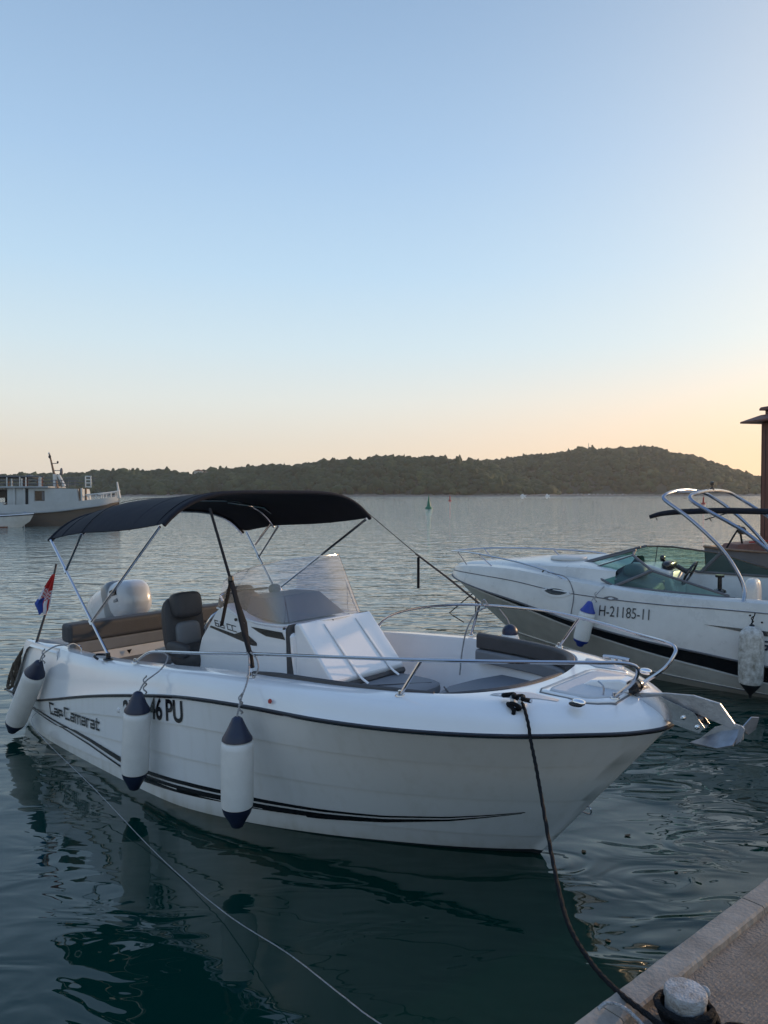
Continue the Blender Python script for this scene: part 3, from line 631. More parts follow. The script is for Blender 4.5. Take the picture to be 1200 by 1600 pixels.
MB().lathe([(.042,-.04),(.045,-.012),(.030,-.006),(.030,.006),(.045,.012),(.042,.04)],Matrix.Translation((5.935,-.02,1.262))@Matrix.Rotation(R(90),4,'X')).build('windlass_drum',blk,wl_,smooth=True)
# bow roller
for s in (-1,1):
    b=MB(); b.prism([(5.98,1.205),(6.10,1.235),(6.30,1.175),(6.36,1.10),(6.33,1.06),(6.18,1.085),(6.05,1.13)],lambda x,y,d:(x,d,y),s*.045,s*.049); br=b.build('roller_cheek',steel,boat)
    for u,z in ((6.24,1.135),(6.32,1.095)): MB().lathe([(.014,0),(.013,.01),(.006,.013)],Matrix.Translation((u,s*.049,z))@Matrix.Rotation(R(-90*s),4,'X'),10).build('roller_bolt',chrome,br)
MB().lathe([(.03,-.043),(.018,-.01),(.018,.01),(.03,.043)],Matrix.Translation((6.30,0,1.115))@Matrix.Rotation(R(90),4,'X')).build('bow_roller',blk,boat,smooth=True)
MB().box((6.02,-.05,1.10),(6.30,.05,1.106)).build('roller_plate',steel,boat)
MB().tube([(5.82,-.215,1.225),(5.82,-.215,1.28),(5.79,-.225,1.31)],.006,6).build('rope_hook',steel,boat,smooth=True)
# ---------------------------------------------------- bow rails
def ped(p,par):
    MB().lathe([(.032,-.004),(.030,.004),(.014,.008),(.013,.03)],Matrix.Translation(p),14).build('rail_foot',steel,par,smooth=True)
def rail(pts,posts,name='bow_rail'):
    b=MB(); b.tube(pts,.0118,10,seg=6); o=b.build(name,steel,boat,smooth=True)
    for a,c in posts: MB().tube([a,c],.0115,8,smooth=False).build('stanchion',steel,o,smooth=True); ped(a,o)
    ped(pts[0],o); ped(pts[-1],o)
rail([(2.02,-1.11,1.01),(2.10,-1.10,1.06),(2.22,-1.09,1.12),(2.45,-1.085,1.155),(2.87,-1.08,1.205),(3.5,-1.06,1.285),(4.3,-1.03,1.375),(5.0,-.93,1.44),(5.5,-.72,1.468),(5.85,-.48,1.475),(5.98,-.36,1.472),(6.045,-.30,1.455),(6.055,-.27,1.42),(6.01,-.23,1.34),(5.88,-.19,1.218)],
     [((3.56,-1.10,1.14),(3.50,-1.06,1.285)),((4.84,-.965,1.205),(4.98,-.93,1.44))])
rail([(2.85,1.08,1.12),(2.98,1.06,1.22),(3.2,1.05,1.31),(3.5,1.04,1.385),(3.9,1.03,1.445),(4.3,1.01,1.475),(4.8,.98,1.485),(5.3,.82,1.475),(5.7,.60,1.465),(5.97,.40,1.475),(6.05,.34,1.46),(6.06,.30,1.42),(6.01,.25,1.33),(5.88,.20,1.218)],
     [((3.96,1.10,1.17),(4.10,1.02,1.462)),((4.9,.98,1.21),(5.12,.89,1.48))])
# starboard side of the helm: folded black tube on the port rail
# ---------------------------------------------------- bimini
bm_e=MB(); 
def arch(u,ze,zc,hw=1.12,n=17,du=0,p=2.6,side=0):
    out=[]
    for k in range(n):
        a=-1+2*k/(n-1); a=math.copysign(abs(a)**.6,a); out.append(Vector((u+du*a,hw*a,ze+(zc-ze)*(1-abs(a)**p))))
    return out
ST=[(.56,1.985,2.27,0.10),(.80,2.03,2.32,.08),(1.18,2.085,2.40,.06),(1.6,2.10,2.415,.07),(2.05,2.13,2.44,.09),(2.48,2.185,2.47,.11),(2.60,2.20,2.465,.11)]
rings=[]
for u,ze,zc,du in ST:
    a=arch(u,ze,zc,1.12,25,du,4.6)
    rings.append(a)
b=MB(); b.loft(rings); canopy_e=b
bim=canopy_e.build('bimini_canopy',canvas,boat,smooth=True,angle=80,solid=.006,sub=1)
for k in (1,2,4,5):
    b=MB(); b.tube([p+Vector((0,0,.004)) for p in rings[k]],.003,5,smooth=False); b.build('canopy_seam',canvas,bim,smooth=True)
for k in (0,6):
    b=MB(); b.tube([p+Vector((0,0,-.006)) for p in rings[k]],.020,8,smooth=False); b.build('canopy_hem',canvas,bim,smooth=True)
def stay(pts,r=.0125,name='bimini_tube'):
    return MB().tube(pts,r,8,smooth=False).build(name,steel,boat,smooth=True)
for s,m0,ta,tb,tc_ in ((-1,(1.55,-1.10,.975),(.50,-1.12,1.99),(2.43,-1.12,2.18),(1.12,-1.12,2.07)),(1,(1.55,1.10,.975),(.72,1.12,1.99),(2.66,1.12,2.19),(1.30,1.12,2.08))):
    m0=Vector(m0);ta=Vector(ta);tb=Vector(tb);tc_=Vector(tc_)
    stay([m0+Vector((0,0,.03)),ta],.0135); br=m0.lerp(ta,.28 if s<0 else .35); stay([br,tb]); stay([m0.lerp(ta,.72),tc_],.011)
    MB().lathe([(.045,0),(.04,.01),(.02,.02),(.018,.06)],Matrix.Translation(m0-Vector((0,0,.012)))).build('bimini_mount',blk,boat,smooth=True)
    for q in (br,m0.lerp(ta,.72)): MB().tube([q-(ta-m0).normalized()*.025,q+(ta-m0).normalized()*.025],.019,8,smooth=False).build('tube_clamp',steel,boat,smooth=True)
for i,(u,ze,zc,du) in enumerate((ST[0],ST[2])):
    stay([p+Vector((0,0,-.022)) for p in arch(u,ze,zc,1.105,25,du,4.6)],.0125,'bimini_bow')
stay([(.9,1.105,1.85),(1.22,1.10,2.13),(1.32,1.02,2.22),(1.42,.80,2.30),(1.44,.3,2.36)],.013)
# webbing stays from canopy front to rails
def strap(pts,w,name='canopy_strap',parts=2):
    return MB().tube(pts,w,6,smooth=False,flat=.25).build(name,webb,boat,smooth=True)
strap([(2.72,-.84,2.33),(3.17,-.98,1.80)],.013); strap([(3.17,-.98,1.80),(3.24,-1.0,1.72),(3.40,-1.03,1.42),(3.50,-1.06,1.29)],.022); strap([(3.19,-.99,1.78),(3.33,-.96,1.48),(3.47,-1.04,1.30)],.012)
strap([(3.18,-.98,1.79),(3.10,-.97,1.60),(3.03,-.96,1.42)],.018)
MB().lathe([(.02,-.03),(.024,0),(.02,.03)],Matrix.Translation((3.175,-.98,1.79)),8).build('strap_buckle',blk,boat)
MB().tube([(3.505,-1.06,1.295),(3.56,-1.085,1.20)],.017,8,smooth=False).build('strap_wrap',webb,boat,smooth=True)
strap([(2.70,1.10,2.25),(3.35,1.09,1.86)],.008); strap([(3.33,1.09,1.87),(3.75,1.06,1.66),(4.11,1.03,1.465)],.018)
b=MB(); b.tube([(3.37,1.10,1.845),(3.35,1.10,1.835),(3.35,1.10,1.54)],[.006,.014,.014],6,smooth=False); b.build('hanging_strap_end',webb,boat,smooth=True)
# ---------------------------------------------------- flag
fs_=MB().tube([(.08,-1.09,.91),(.12,-.98,1.30),(.14,-.90,1.72)],[.014,.012,.011],8,smooth=False).build('flagstaff',vin_t,boat,smooth=True)
flm=bpy.data.materials.new('flag_cloth'); flm.use_nodes=True; t=flm.node_tree; bs=t.nodes['Principled BSDF']; bs.inputs['Roughness'].default_value=.8
cols={'r':(.45,.02,.02),'w':(.62,.62,.66),'b':(.02,.06,.30)}
fm=[]
for k_,c_ in cols.items(): fm.append(mat('flag_'+{'r':'red','w':'white','b':'blue'}[k_],c_,.8,bump=.3,bscale=200))
b=MB(); nu,nv=12,24
FL=[(0,-.006,.022),(.3,-.055,.035),(.6,-.095,.052),(.76,-.12,.060),(.9,-.075,.060),(1,-.045,.048)]
def flagpt(i,j):
    t_=j/nv; xl=float(np.interp(t_,[r[0] for r in FL],[r[1] for r in FL])); xr=float(np.interp(t_,[r[0] for r in FL],[r[2] for r in FL]))
    x=xl+(xr-xl)*i/nu; fold=.018*math.sin(i*1.25+t_*2)*min(1,t_*2.5)
    pz=1.615-.40*t_-.012*math.sin(i*.9)*t_; ax=Vector((.133-.02*t_,-.925-.10*t_,pz))
    return ax+Vector((.755,.656,0))*x+Vector((-.656,.755,0))*(fold-.02)
for i in range(nu):
    for j in range(nv):
        t_=(j+.5)/nv; x=(i+.5)/nu
        if t_<.34+.10*x: c=0
        elif x<.50 and t_>.60+.1*x: c=2
        elif x<.28: c=1
        elif t_<.66 and .28<=x<.8: c=(i+j)%2
        else: c=1 if (i%3) else 0
        b.cur=c; b.add([flagpt(i,j),flagpt(i+1,j),flagpt(i+1,j+1),flagpt(i,j+1)],[(0,1,2,3)])
b.build('flag',fm,fs_,smooth=True,angle=80)
# ---------------------------------------------------- outboard motor (tilted up in its well)
M=Matrix.Rotation(R(-20),3,'Y')
eng=superell((-.22,0,1.155),(.50,.235,.235),3.1,n=32,m=18,M=M).build('outboard_motor',engm,boat,smooth=True)
superell(tuple(Vector((-.22,0,1.17))+M@Vector((.12,0,0))),(.10,.2365,.2375),5,n=32,m=18,M=M).build('cowling_band',engg,eng,smooth=True)
b=MB()
for k in range(5):
    c_=Vector((.235+.027*k,-.196-.0*k,.085)); b.box(c_-Vector((.008,.024,.035)),c_+Vector((.008,.02,.035)),Matrix.Translation((-.22,0,1.155))@M.to_4x4())
b.build('cowling_vent',blk,eng)
b=MB(); c_=Vector((.30,-.196,-.01)); b.box(c_-Vector((.055,.024,.02)),c_+Vector((.055,.02,.02)),Matrix.Translation((-.22,0,1.155))@M.to_4x4()); b.build('cowling_latch',engg,eng,bevel=.008)
b=MB(); MM=Matrix.Translation((-.22,0,1.17))@M.to_4x4()
b.loft([[MM@Vector((x*sx,y*sx,z)) for x,y in ((.22,-.10),(.22,.10),(-.22,.12),(-.30,0),(-.22,-.12))] for z,sx in ((-.18,1),(-.45,.75),(-.75,.5),(-.95,.45))],True,True)
b.build('midsection',engm,eng,smooth=True,angle=50)
superell(tuple(MM@Vector((0,0,-1.0))),(.24,.05,.05),2).build('gearcase',engm,eng,smooth=True)
b=MB()
for k in range(3): b.add([MM@Vector((-.24,0,-1.0)),MM@Vector((-.26,.13*math.cos(k*2.1),-1.0+.13*math.sin(k*2.1))),MM@Vector((-.22,.14*math.cos(k*2.1+.7),-1.0+.14*math.sin(k*2.1+.7)))],[(0,1,2)])
b.build('propeller',steel,eng,solid=.008)
MB().box((-.12,-.14,.5),(.02,.14,.98)).build('transom_bracket',engg,eng,bevel=.02)
# stern grab loop
for s in (-1,1): MB().tube([(.70,s*1.05,.93),(.72,s*1.045,.975),(.80,s*1.035,.995),(.90,s*1.03,.975),(.92,s*1.03,.935)],.008,6).build('grab_loop',steel,boat,smooth=True)
MB().tube([(1.48,-1.16,.965),(1.44,-1.17,.985),(1.40,-1.13,.99),(1.46,-1.08,.99),(1.56,-1.09,.985)],.012,6).build('stern_cleat',blk,boat,smooth=True)
# ============================================================ anchor
anc=empty('anchor',(0,0,0),0,'galvanised plough anchor stowed on the bow roller of the foreground boat','anchor')
anc.location=BO; anc.rotation_euler=(0,0,BH)
b=MB(); b.prism([(5.93,1.165),(5.93,1.215),(6.12,1.25),(6.285,1.265),(6.43,1.245),(6.52,1.13),(6.50,1.11),(6.40,1.135),(6.28,1.165),(6.14,1.195),(5.98,1.165)],lambda x,y,d:(x,d,y),-.010,.010); b.build('shank',galv,anc,bevel=.003)
tip=Vector((6.27,-.02,.985))
for s in (-1,1):
    b=MB(); b.add([tip,Vector((6.46,s*.16,1.03)),Vector((6.54,s*.14,1.06)),Vector((6.55,0,1.125)),Vector((6.44,0,1.085))],[(0,1,4),(1,2,3,4)]); b.build('fluke',galv,anc,solid=.008)
    b=MB(); b.add([(6.54,s*.03,1.12),(6.57,s*.10,1.17),(6.60,s*.14,1.165),(6.58,s*.15,1.09),(6.55,s*.12,1.06)],[(0,1,2,3,4)]); b.build('fluke_wing',galv,anc,solid=.006)
MB().prism([(6.29,.985),(6.40,1.10),(6.50,1.145),(6.56,1.135),(6.555,1.06),(6.45,1.04)],lambda x,y,d:(x,d,y),-.007,.007).build('fluke_spine',galv,anc)
MB().lathe([(.018,-.02),(.018,.02)],Matrix.Translation((5.965,0,1.19))@Matrix.Rotation(R(90),4,'X'),10).build('shackle_pin',steel,anc)
MB().tube([(5.97,-.022,1.19),(5.93,-.022,1.205),(5.915,0,1.21),(5.93,.022,1.205),(5.97,.022,1.19)],.007,6).build('shackle',steel,anc,smooth=True)
# bow eye
MB().tube([(5.60,.0,.42),(5.635,.0,.415),(5.645,0,.39),(5.63,0,.37),(5.57,0,.375)],.006,6).build('bow_eye',steel,boat,smooth=True)
# ============================================================ fenders
BM=Matrix.Translation(BO)@Matrix.Rotation(BH,4,'Z')
def L(u,v,z): return BM@Vector((u,v,z))
def fender(top,bot,r,ropepts,label,mb,mc,capt=.16,capb=.14,group='fenders along the near side of the foreground boat',rope=ropew,style=0):
    top=Vector(top); bot=Vector(bot); ax=(bot-top); Ln=ax.length; ax.normalize()
    e=empty('fender',top,0,label,'fender',group)
    q=Vector((0,0,1)).rotation_difference(-ax).to_matrix().to_4x4()
    M=q  # local: z up along fender, top at 0, bottom at -Ln
    if style==0:
        MB().lathe([(r*.86,-capt+.0),(r*.97,-capt-.012),(r,-capt-.05),(r*1.01,-Ln*.5),(r,-Ln+capb+.04),(r*.96,-Ln+capb+.01),(r*.80,-Ln+capb)],M,28).build('body',mb,e,smooth=True,angle=50)
        MB().lathe([(.018,0),(.035,-.012),(.045,-.035),(r*.70,-capt*.62),(r*.93,-capt*.88),(r*.955,-capt+.004),(r*.7,-capt-.004)],M,24).build('top_cap',mc,e,smooth=True,angle=50)
        MB().lathe([(r*.7,-Ln+capb+.006),(r*.94,-Ln+capb),(r*.85,-Ln+capb*.75),(.055,-Ln+.045),(.04,-Ln+.012),(.018,-Ln)],M,24).build('bottom_cap',mc,e,smooth=True,angle=50)
    else:
        MB().lathe([(.03,-.02),(r*.55,-.045),(r*.85,-.085),(r*.97,-.14),(r,-.2),(r*1.02,-Ln*.5),(r*.98,-Ln+.22),(r*.9,-Ln+.17)],M,26).build('body',mb,e,smooth=True,angle=60)
        MB().lathe([(r*.89,-Ln+.175),(r*.80,-Ln+.15),(r*.35,-Ln+.07),(.02,-Ln+.04),(.014,-Ln)],M,20).build('bottom_cap',mc,e,smooth=True,angle=60)
        MB().lathe([(.02,0),(.03,-.01),(.03,-.06),(.02,-.065)],M,10).build('top_cap',mc,e)
    MB().lathe([(.014,-.004),(.017,0),(.014,.004)],M@Matrix.Translation((0,-.03,-.035))@Matrix.Rotation(R(90),4,'X'),10).build('eyelet',chrome,e)
    pts=[Vector(p)-top for p in ropepts]
    MB().tube(pts,.0065,6,seg=5,lob=.15,twist=300).build('rope',rope,e,smooth=True)
    kn=pts[1]; MB().tube([kn+Vector((.012*math.cos(a),.012*math.sin(a),.05-.011*k)) for k,a in enumerate(np.linspace(0,14,14))],.006,6,seg=3).build('knot',rope,e,smooth=True)
    return e
fender(L(.56,-1.27,.83),L(.07,-1.34,.05),.103,[L(.56,-1.28,.80),L(.60,-1.25,.90),L(.66,-1.16,.97),L(.76,-1.08,.985)],'white fender with navy end caps hanging tilted at the stern corner, leftmost of the three','' or fendw,navy)
fender(L(2.53,-1.385,.905),L(2.46,-1.385,.11),.104,[L(2.53,-1.395,.87),L(2.54,-1.33,.97),L(2.56,-1.20,1.05),L(2.50,-1.10,1.13),L(2.30,-1.085,1.15)],'white fender with navy end caps covering part of the hull number, middle of the three',fendw,navy)
fender(L(3.77,-1.385,.955),L(3.765,-1.385,.20),.108,[L(3.77,-1.395,.92),L(3.75,-1.34,1.05),L(3.68,-1.22,1.17),L(3.54,-1.10,1.27),L(3.47,-1.06,1.30),L(3.50,-1.0,1.28)],'white fender with navy end caps below the strap and rail post, rightmost of the three',fendw,navy)
MB().tube([(3.52,-1.07,1.30),(3.60,-1.08,1.27),(3.63,-1.09,1.20),(3.60,-1.11,1.125)],.006,6,lob=.15,twist=300).build('loose_rope_tail',ropew,boat,smooth=True)
# white line and spare fender on the far bow rail
sf=empty('fender',L(4.28,1.24,1.235),0,'small navy fender peeking over the far gunwale beside the white bow line','fender')
superell((0,0,-.02),(.07,.07,.07),2).build('cap',navy,sf,smooth=True); MB().lathe([(.07,-.04),(.085,-.08),(.085,-.5),(.05,-.56)],None,18).build('body',fendw,sf,smooth=True)
MB().tube([Vector((0,0,.03)),Vector((-.03,-.01,.10)),Vector((-.10,-.03,.19))],.006,6).build('rope',ropew,sf,smooth=True)
MB().tube([(4.20,1.00,1.48),(4.17,.99,1.52),(4.14,1.0,1.48),(4.17,1.02,1.45),(4.10,.97,1.40),(4.03,.93,1.25),(4.0,.90,1.05),(3.99,.88,.85)],.0075,6,lob=.15,twist=250).build('hanging_line',ropew,boat,smooth=True)
# ropes
cl=L(5.50,-.695,1.25)
def rope(pts,r,m,name,label,seg=14,n=8,**k):
    return tag(MB().tube(pts,r,n,seg=seg,lob=.16,twist=k.get('tw',140)).build(name,m,None,smooth=True),label,'rope')
rope([cl,(.806,4.27,1.125+.10),(.813,4.15,1.16),(.814,4.06,1.075),(.815,3.95,1.0),(.814,3.8,.892),(.781,3.4,.765),(.751,3.0,.700),(.774,2.75,.69),(.799,2.52,.735),(.832,2.36,.775),(.90,2.27,.765),(.98,2.26,.74)],.0095,roped,'mooring_rope','dark mooring rope running from the bow cleat down to the quay bollard')
b=MB(); b.tube([(5.41,-.69,1.25),(5.44,-.72,1.262),(5.47,-.67,1.262),(5.50,-.72,1.264),(5.53,-.67,1.262),(5.56,-.72,1.262),(5.59,-.69,1.25)],.014,8); b.tube([(5.48,-.74,1.22),(5.52,-.76,1.235),(5.55,-.735,1.21),(5.50,-.73,1.19),(5.48,-.75,1.225),(5.53,-.77,1.20),(5.51,-.76,1.15)],.013,8)
b.build('cleat_hitch',roped,boat,smooth=True)
rope([L(.32,-1.16,.30),(-3.22,6.75,.30),(-2.262,5.75,.118),(-1.503,4.9,.012),(-.922,4.2,.039),(-.475,3.6,.175),(-.197,3.2,.25),(-.013,2.95,.295),(.35,2.5,.42),(.62,2.2,.78)],.0027,ropew,'stern_line','thin pale line running from the stern through the water to the quay',tw=400)
b=MB(); b.tube([L(-.15,-1.02,.90),L(-.28,-1.06,.80),L(-.36,-1.10,.66),L(-.42,-1.10,.48),L(-.50,-1.10,.40),L(-.52,-1.02,.55),L(-.42,-1.05,.70),L(-.44,-1.12,.55),L(-.38,-1.14,.42),L(-.50,-1.14,.36),L(-.56,-1.1,.45),L(-.48,-1.08,.62)],.017,8,seg=8,lob=.16,twist=120)
tag(b.build('coiled_rope',ropeb,None,smooth=True),'brown bundle of rope hanging over the stern corner beside the tilted fender','rope')
# ============================================================ cruiser on the right
C2=(1.1624,12.289,0); A2=R(146)
cr=empty('motorboat',C2,A2,'white cruiser with teal windscreen, wake tower and H-21185-11 on its side','boat')
M2=Matrix.Translation(C2)@Matrix.Rotation(A2,4,'Z')
def L2(u,v,z): return M2@Vector((u,v,z))
R2=[ # stripe top T | waterline W | deck edge D
((0,.0,1.13),(-1.38,.0),(-.02,.0,1.20)),((-.10,.20,1.115),(-1.42,.03),(-.13,.17,1.26)),((-.35,.44,1.07),(-1.55,.10),(-.38,.38,1.30)),((-.85,.72,1.00),(-1.85,.24),(-.88,.64,1.335)),
((-1.55,.95,.90),(-2.3,.44),(-1.55,.86,1.335)),((-2.45,1.11,.72),(-3.0,.68),(-2.45,1.01,1.24)),((-3.34,1.17,.58),(-3.7,.85),(-3.34,1.06,1.16)),((-4.1,1.19,.50),(-4.3,.94),(-4.1,1.08,1.14)),
((-4.8,1.2,.43),(-4.95,1.0),(-4.8,1.09,1.14)),((-5.8,1.2,.38),(-5.9,1.03),(-5.8,1.09,1.12)),((-6.8,1.15,.28),(-6.8,1.02),(-6.8,1.05,1.10))]
def c2(k):
    pts=[Vector(r[k]) if len(r[k])==3 else Vector((*r[k],0)) for r in R2]
    out=crom(pts,None,6); out[0].y=0; return out
T2,W2,D2=c2(0),c2(1),c2(2); N2=len(T2)
kth=[(0,.012),(.9,.05),(1.55,.10),(2.5,.15),(3.4,.185),(4.2,.215),(4.9,.24),(7,.24)]
def gf(x): return float(interp([(0,.6),(2,.64),(2.6,.72),(3.4,.81),(4.2,.86),(7,.87)],x))
def side2(i):
    T=T2[i];W=W2[i];D=D2[i]; k=float(interp(kth,-T.x)); K=T.lerp(W,k/max(T.z,.01)); K.z=T.z-k; K.y=max(0,K.y+.02*min(1,-T.x)); f=min(1,i/6)
    low=[Vector((W.x,max(0,W.y-.06),-.18)),W.copy(),W.lerp(K,.30)+Vector((0,.035*f,0)),W.lerp(K,.32)+Vector((0,.015*f,0)),W.lerp(K,.7)+Vector((0,.02*f,0)),K]
    up=[T+Vector((0,.03*f,0)),T.lerp(D,.30)+Vector((0,.04*f,0)),T.lerp(D,gf(-T.x))+Vector((0,.025*f,0)),T.lerp(D,gf(-T.x)+.005)+Vector((0,.012*f,0)),T.lerp(D,.93)+Vector((0,.012*f,0)),D]
    return low,[K+Vector((0,.001,0)),T+Vector((0,.004*f,0))],up
def m2(p,s): return Vector((p.x,p.y*s,p.z+(.10*min(1,max(0,(-p.x-.8)/2)) if s<0 and p.z>.9 else 0)))
SD=[side2(i) for i in range(N2)]
b=MB()
for s in (1,-1): b.loft([[m2(p,s) for p in q[0]] for q in SD])
b.loft([[m2(p,1) for p in SD[-1][0]],[m2(p,-1) for p in SD[-1][0]]]); b.build('lower_hull',gelbot,cr,smooth=True,angle=25)
b=MB()
for s in (1,-1): b.loft([[m2(p,s) for p in q[1]] for q in SD])
b.build('hull_stripe',blk,cr,smooth=True)
b=MB()
for s in (1,-1): b.loft([[m2(p,s) for p in q[2]] for q in SD])
b.loft([[m2(p,1) for p in SD[-1][2]],[m2(p,-1) for p in SD[-1][2]]])
up2=b.build('topsides',gelold,cr,smooth=True,angle=25)
for nm,fn,m_,r_ in (('rub_moulding',lambda q:q[2][0]+Vector((0,.004,0)),greyp,.013),('stripe_moulding',lambda q:q[0][5]+Vector((0,.004,0)),shipw,.012),('groove_line',lambda q:q[2][2].lerp(q[2][1],.02)+Vector((0,.002,0)),greyp,.007),('spray_rail',lambda q:q[0][2]+Vector((0,.003,-.003)),greyp,.006)):
    for s in (1,-1):
        b=MB(); b.tube([m2(fn(q),s) for q in SD[1:]],r_,6,smooth=False); b.build(nm,m_,cr,smooth=True)
# deck: coachroof forward, side decks aft
CR=[(-.02,.0,1.205),(-.13,.10,1.285),(-.38,.28,1.335),(-.88,.46,1.385),(-1.55,.62,1.43),(-2.45,.74,1.44),(-2.9,.78,1.42)]
i29=[i for i in range(N2) if D2[i].x>=-2.95][-1]
def crn(x): 
    t=[(-a,c) for a,_,c in CR]; w=[(-a,c) for a,c,_ in CR]
    return float(interp(w,-x)),float(interp(t,-x))
b=MB(); rings=[]
for i in range(i29+1):
    D=D2[i]; w,z=crn(D.x); w=min(w,D.y*.92)
    half=[D,Vector((D.x,max(w,D.y-.10),D.z+.012)),Vector((D.x,w,D.z+.015)),Vector((D.x,w*.93,z-.035)),Vector((D.x,w*.8,z-.012)),Vector((D.x,w*.4,z+.012)),Vector((D.x,0,z+.02))]
    rings.append([m2(p,1) for p in half]+[m2(p,-1) for p in half[-2::-1]])
b.loft(rings); b.build('foredeck',gelold,cr,smooth=True,angle=35)
b=MB()
for s in (1,-1):
    rings=[]
    for i in range(i29,N2):
        D=D2[i]; rings.append([m2(p,s) for p in (D,Vector((D.x,D.y-.05,D.z+.025)),Vector((D.x,D.y-.18,D.z+.025)),Vector((D.x,D.y-.22,D.z-.03)),Vector((D.x,D.y-.24,.50)))])
    b.loft(rings)
b.add([(-2.95,-.82,.5),(-2.95,.82,.5),(-6.8,.82,.5),(-6.8,-.82,.5)],[(0,1,2,3)]); b.build('cockpit',gelold,cr,smooth=True,angle=35)
# dash / bulkhead under the windscreen
b=MB(); b.loft([[(-2.90,-.80,.5),(-2.90,-.80,1.40),(-3.15,-.80,1.42),(-3.42,-.80,1.34),(-3.50,-.80,1.1),(-3.48,-.80,.5)],[(-2.90,-.05,.5),(-2.90,-.05,1.46),(-3.15,-.05,1.42),(-3.42,-.05,1.34),(-3.50,-.05,1.1),(-3.48,-.05,.5)]],False,True); dash=b.build('helm_dash',gelold,cr,bevel=.03,seg=3,smooth=True)
b=MB(); b.loft([[(-2.90,.16,.5),(-2.90,.16,1.46),(-3.15,.16,1.34),(-3.42,.16,1.26),(-3.45,.16,.5)],[(-2.90,.80,.5),(-2.90,.80,1.30),(-3.15,.80,1.26),(-3.42,.80,1.18),(-3.45,.80,.5)]],False,True); b.build('passenger_dash',vin_l,cr,bevel=.03,seg=3)
superell((-3.1,.45,1.38),(.16,.22,.10),2.6).build('dash_bag',vin_m,cr,smooth=True)
Mw=Matrix.Translation((-3.62,-.42,1.30))@Matrix.Rotation(R(62),4,'Y')
b=MB(); b.tube([Mw@Vector((.185*math.cos(a),.185*math.sin(a),0)) for a in np.linspace(0,2*math.pi,25)],.017,8,smooth=False)
for a in (.5,2.6,4.7): b.tube([Mw@Vector((0,0,.04)),Mw@Vector((.18*math.cos(a),.18*math.sin(a),0))],.018,6,smooth=False)
b.tube([Mw@Vector((0,0,.04)),Mw@Vector((0,0,.2))],.035,8,smooth=False); b.build('steering_wheel',blk,cr,smooth=True)
superell((-3.34,-.42,1.40),(.08,.26,.085),2.8).build('instrument_pod',blk,dash,smooth=True)
superell((-3.25,-.40,1.50),(.035,.06,.05),2.5).build('compass',blk,dash,smooth=True)
MB().lathe([(.09,0),(.08,.03),(.03,.05),(.028,.20),(.06,.21),(.06,.24)],Matrix.Translation((-4.05,-.25,1.08)),14).build('throttle_base',blk,cr,smooth=True)
for (u,v) in ((-4.55,.42),(-4.75,-.42)):
    superell((u,v,1.10),(.09,.25,.27),3.6).build('seat_back',vin_l if v<0 else gelold,cr,smooth=True)
    superell((u+.28,v,.82),(.26,.25,.10),4).build('seat_cushion',vin_l,cr,smooth=True)
    MB().box((u+.08,v-.18,.505),(u+.42,v+.18,.74)).build('seat_base',gelold,cr,bevel=.03)
MB().box((-6.6,-.8,.505),(-5.9,.8,.9)).build('aft_bench',vin_l,cr,bevel=.05,seg=3)
MB().box((-6.6,-.8,.9),(-6.4,.8,1.15)).build('aft_backrest',gelold,cr,bevel=.05,seg=3)
# windscreen: (base, top) quads
ws2=empty('windscreen',(0,0,0)); ws2.parent=cr
def frame(pts,r=.016,m=greyp,nm='windscreen_frame'): MB().tube(pts,r,6,smooth=False).build(nm,m,ws2,smooth=True)
def pane(pts): b=MB(); b.add(pts,[tuple(range(len(pts)))]); b.build('pane',teal,ws2)
nb0,nb1,nb2=(-2.42,.55,1.36),(-2.93,.88,1.20),(-4.42,.90,1.155); nt0,nt1,nt2=(-3.07,.50,1.60),(-3.40,.80,1.43),(-4.35,.89,1.18)
fb0,fb1,fb2=(-2.42,-.55,1.44),(-3.69,-.88,1.285),(-4.9,-.90,1.27); ft0,ft1,ft2=(-3.12,-.62,1.66),(-3.95,-.85,1.575),(-4.75,-.88,1.33)
cb0,cb1=(-2.30,.22,1.44),(-2.32,-.30,1.46); ct0,ct1=(-3.02,.20,1.66),(-3.04,-.30,1.68)
pane([nb0,nb1,nt1,nt0]); pane([nb1,nb2,nt2,nt1]); pane([nb0,cb0,ct0,nt0])
pane([fb0,(-3.05,-.80,1.36),(-3.3,-.80,1.645),ft0]); pane([(-3.05,-.80,1.36),fb1,ft1,(-3.3,-.80,1.645)]); pane([fb1,fb2,ft2,ft1]); pane([fb0,cb1,ct1,ft0])
frame([cb0,nb0,nb1,nb2],.018); frame([ct0,nt0,nt1,nt2],.019); frame([nb1,nt1],.022); frame([nb0,nt0],.010)
frame([cb1,fb0,(-3.05,-.80,1.36),fb1,fb2],.018); frame([ct1,ft0,(-3.3,-.80,1.645),ft1,ft2],.014,blk); frame([fb1,ft1],.028); frame([cb0,ct0],.018); frame([cb1,ct1],.018); frame([(-3.05,-.78,1.38),(-3.12,-.62,1.66)],.007)
# open centre panel folded over
b=MB(); b.tube([(-2.30,.18,1.45),(-3.10,.24,1.70)],.014,6,smooth=False); b.tube([(-2.32,.25,1.43),(-3.06,.32,1.66)],.014,6,smooth=False); b.build('opening_panel_frame',greyp,ws2)
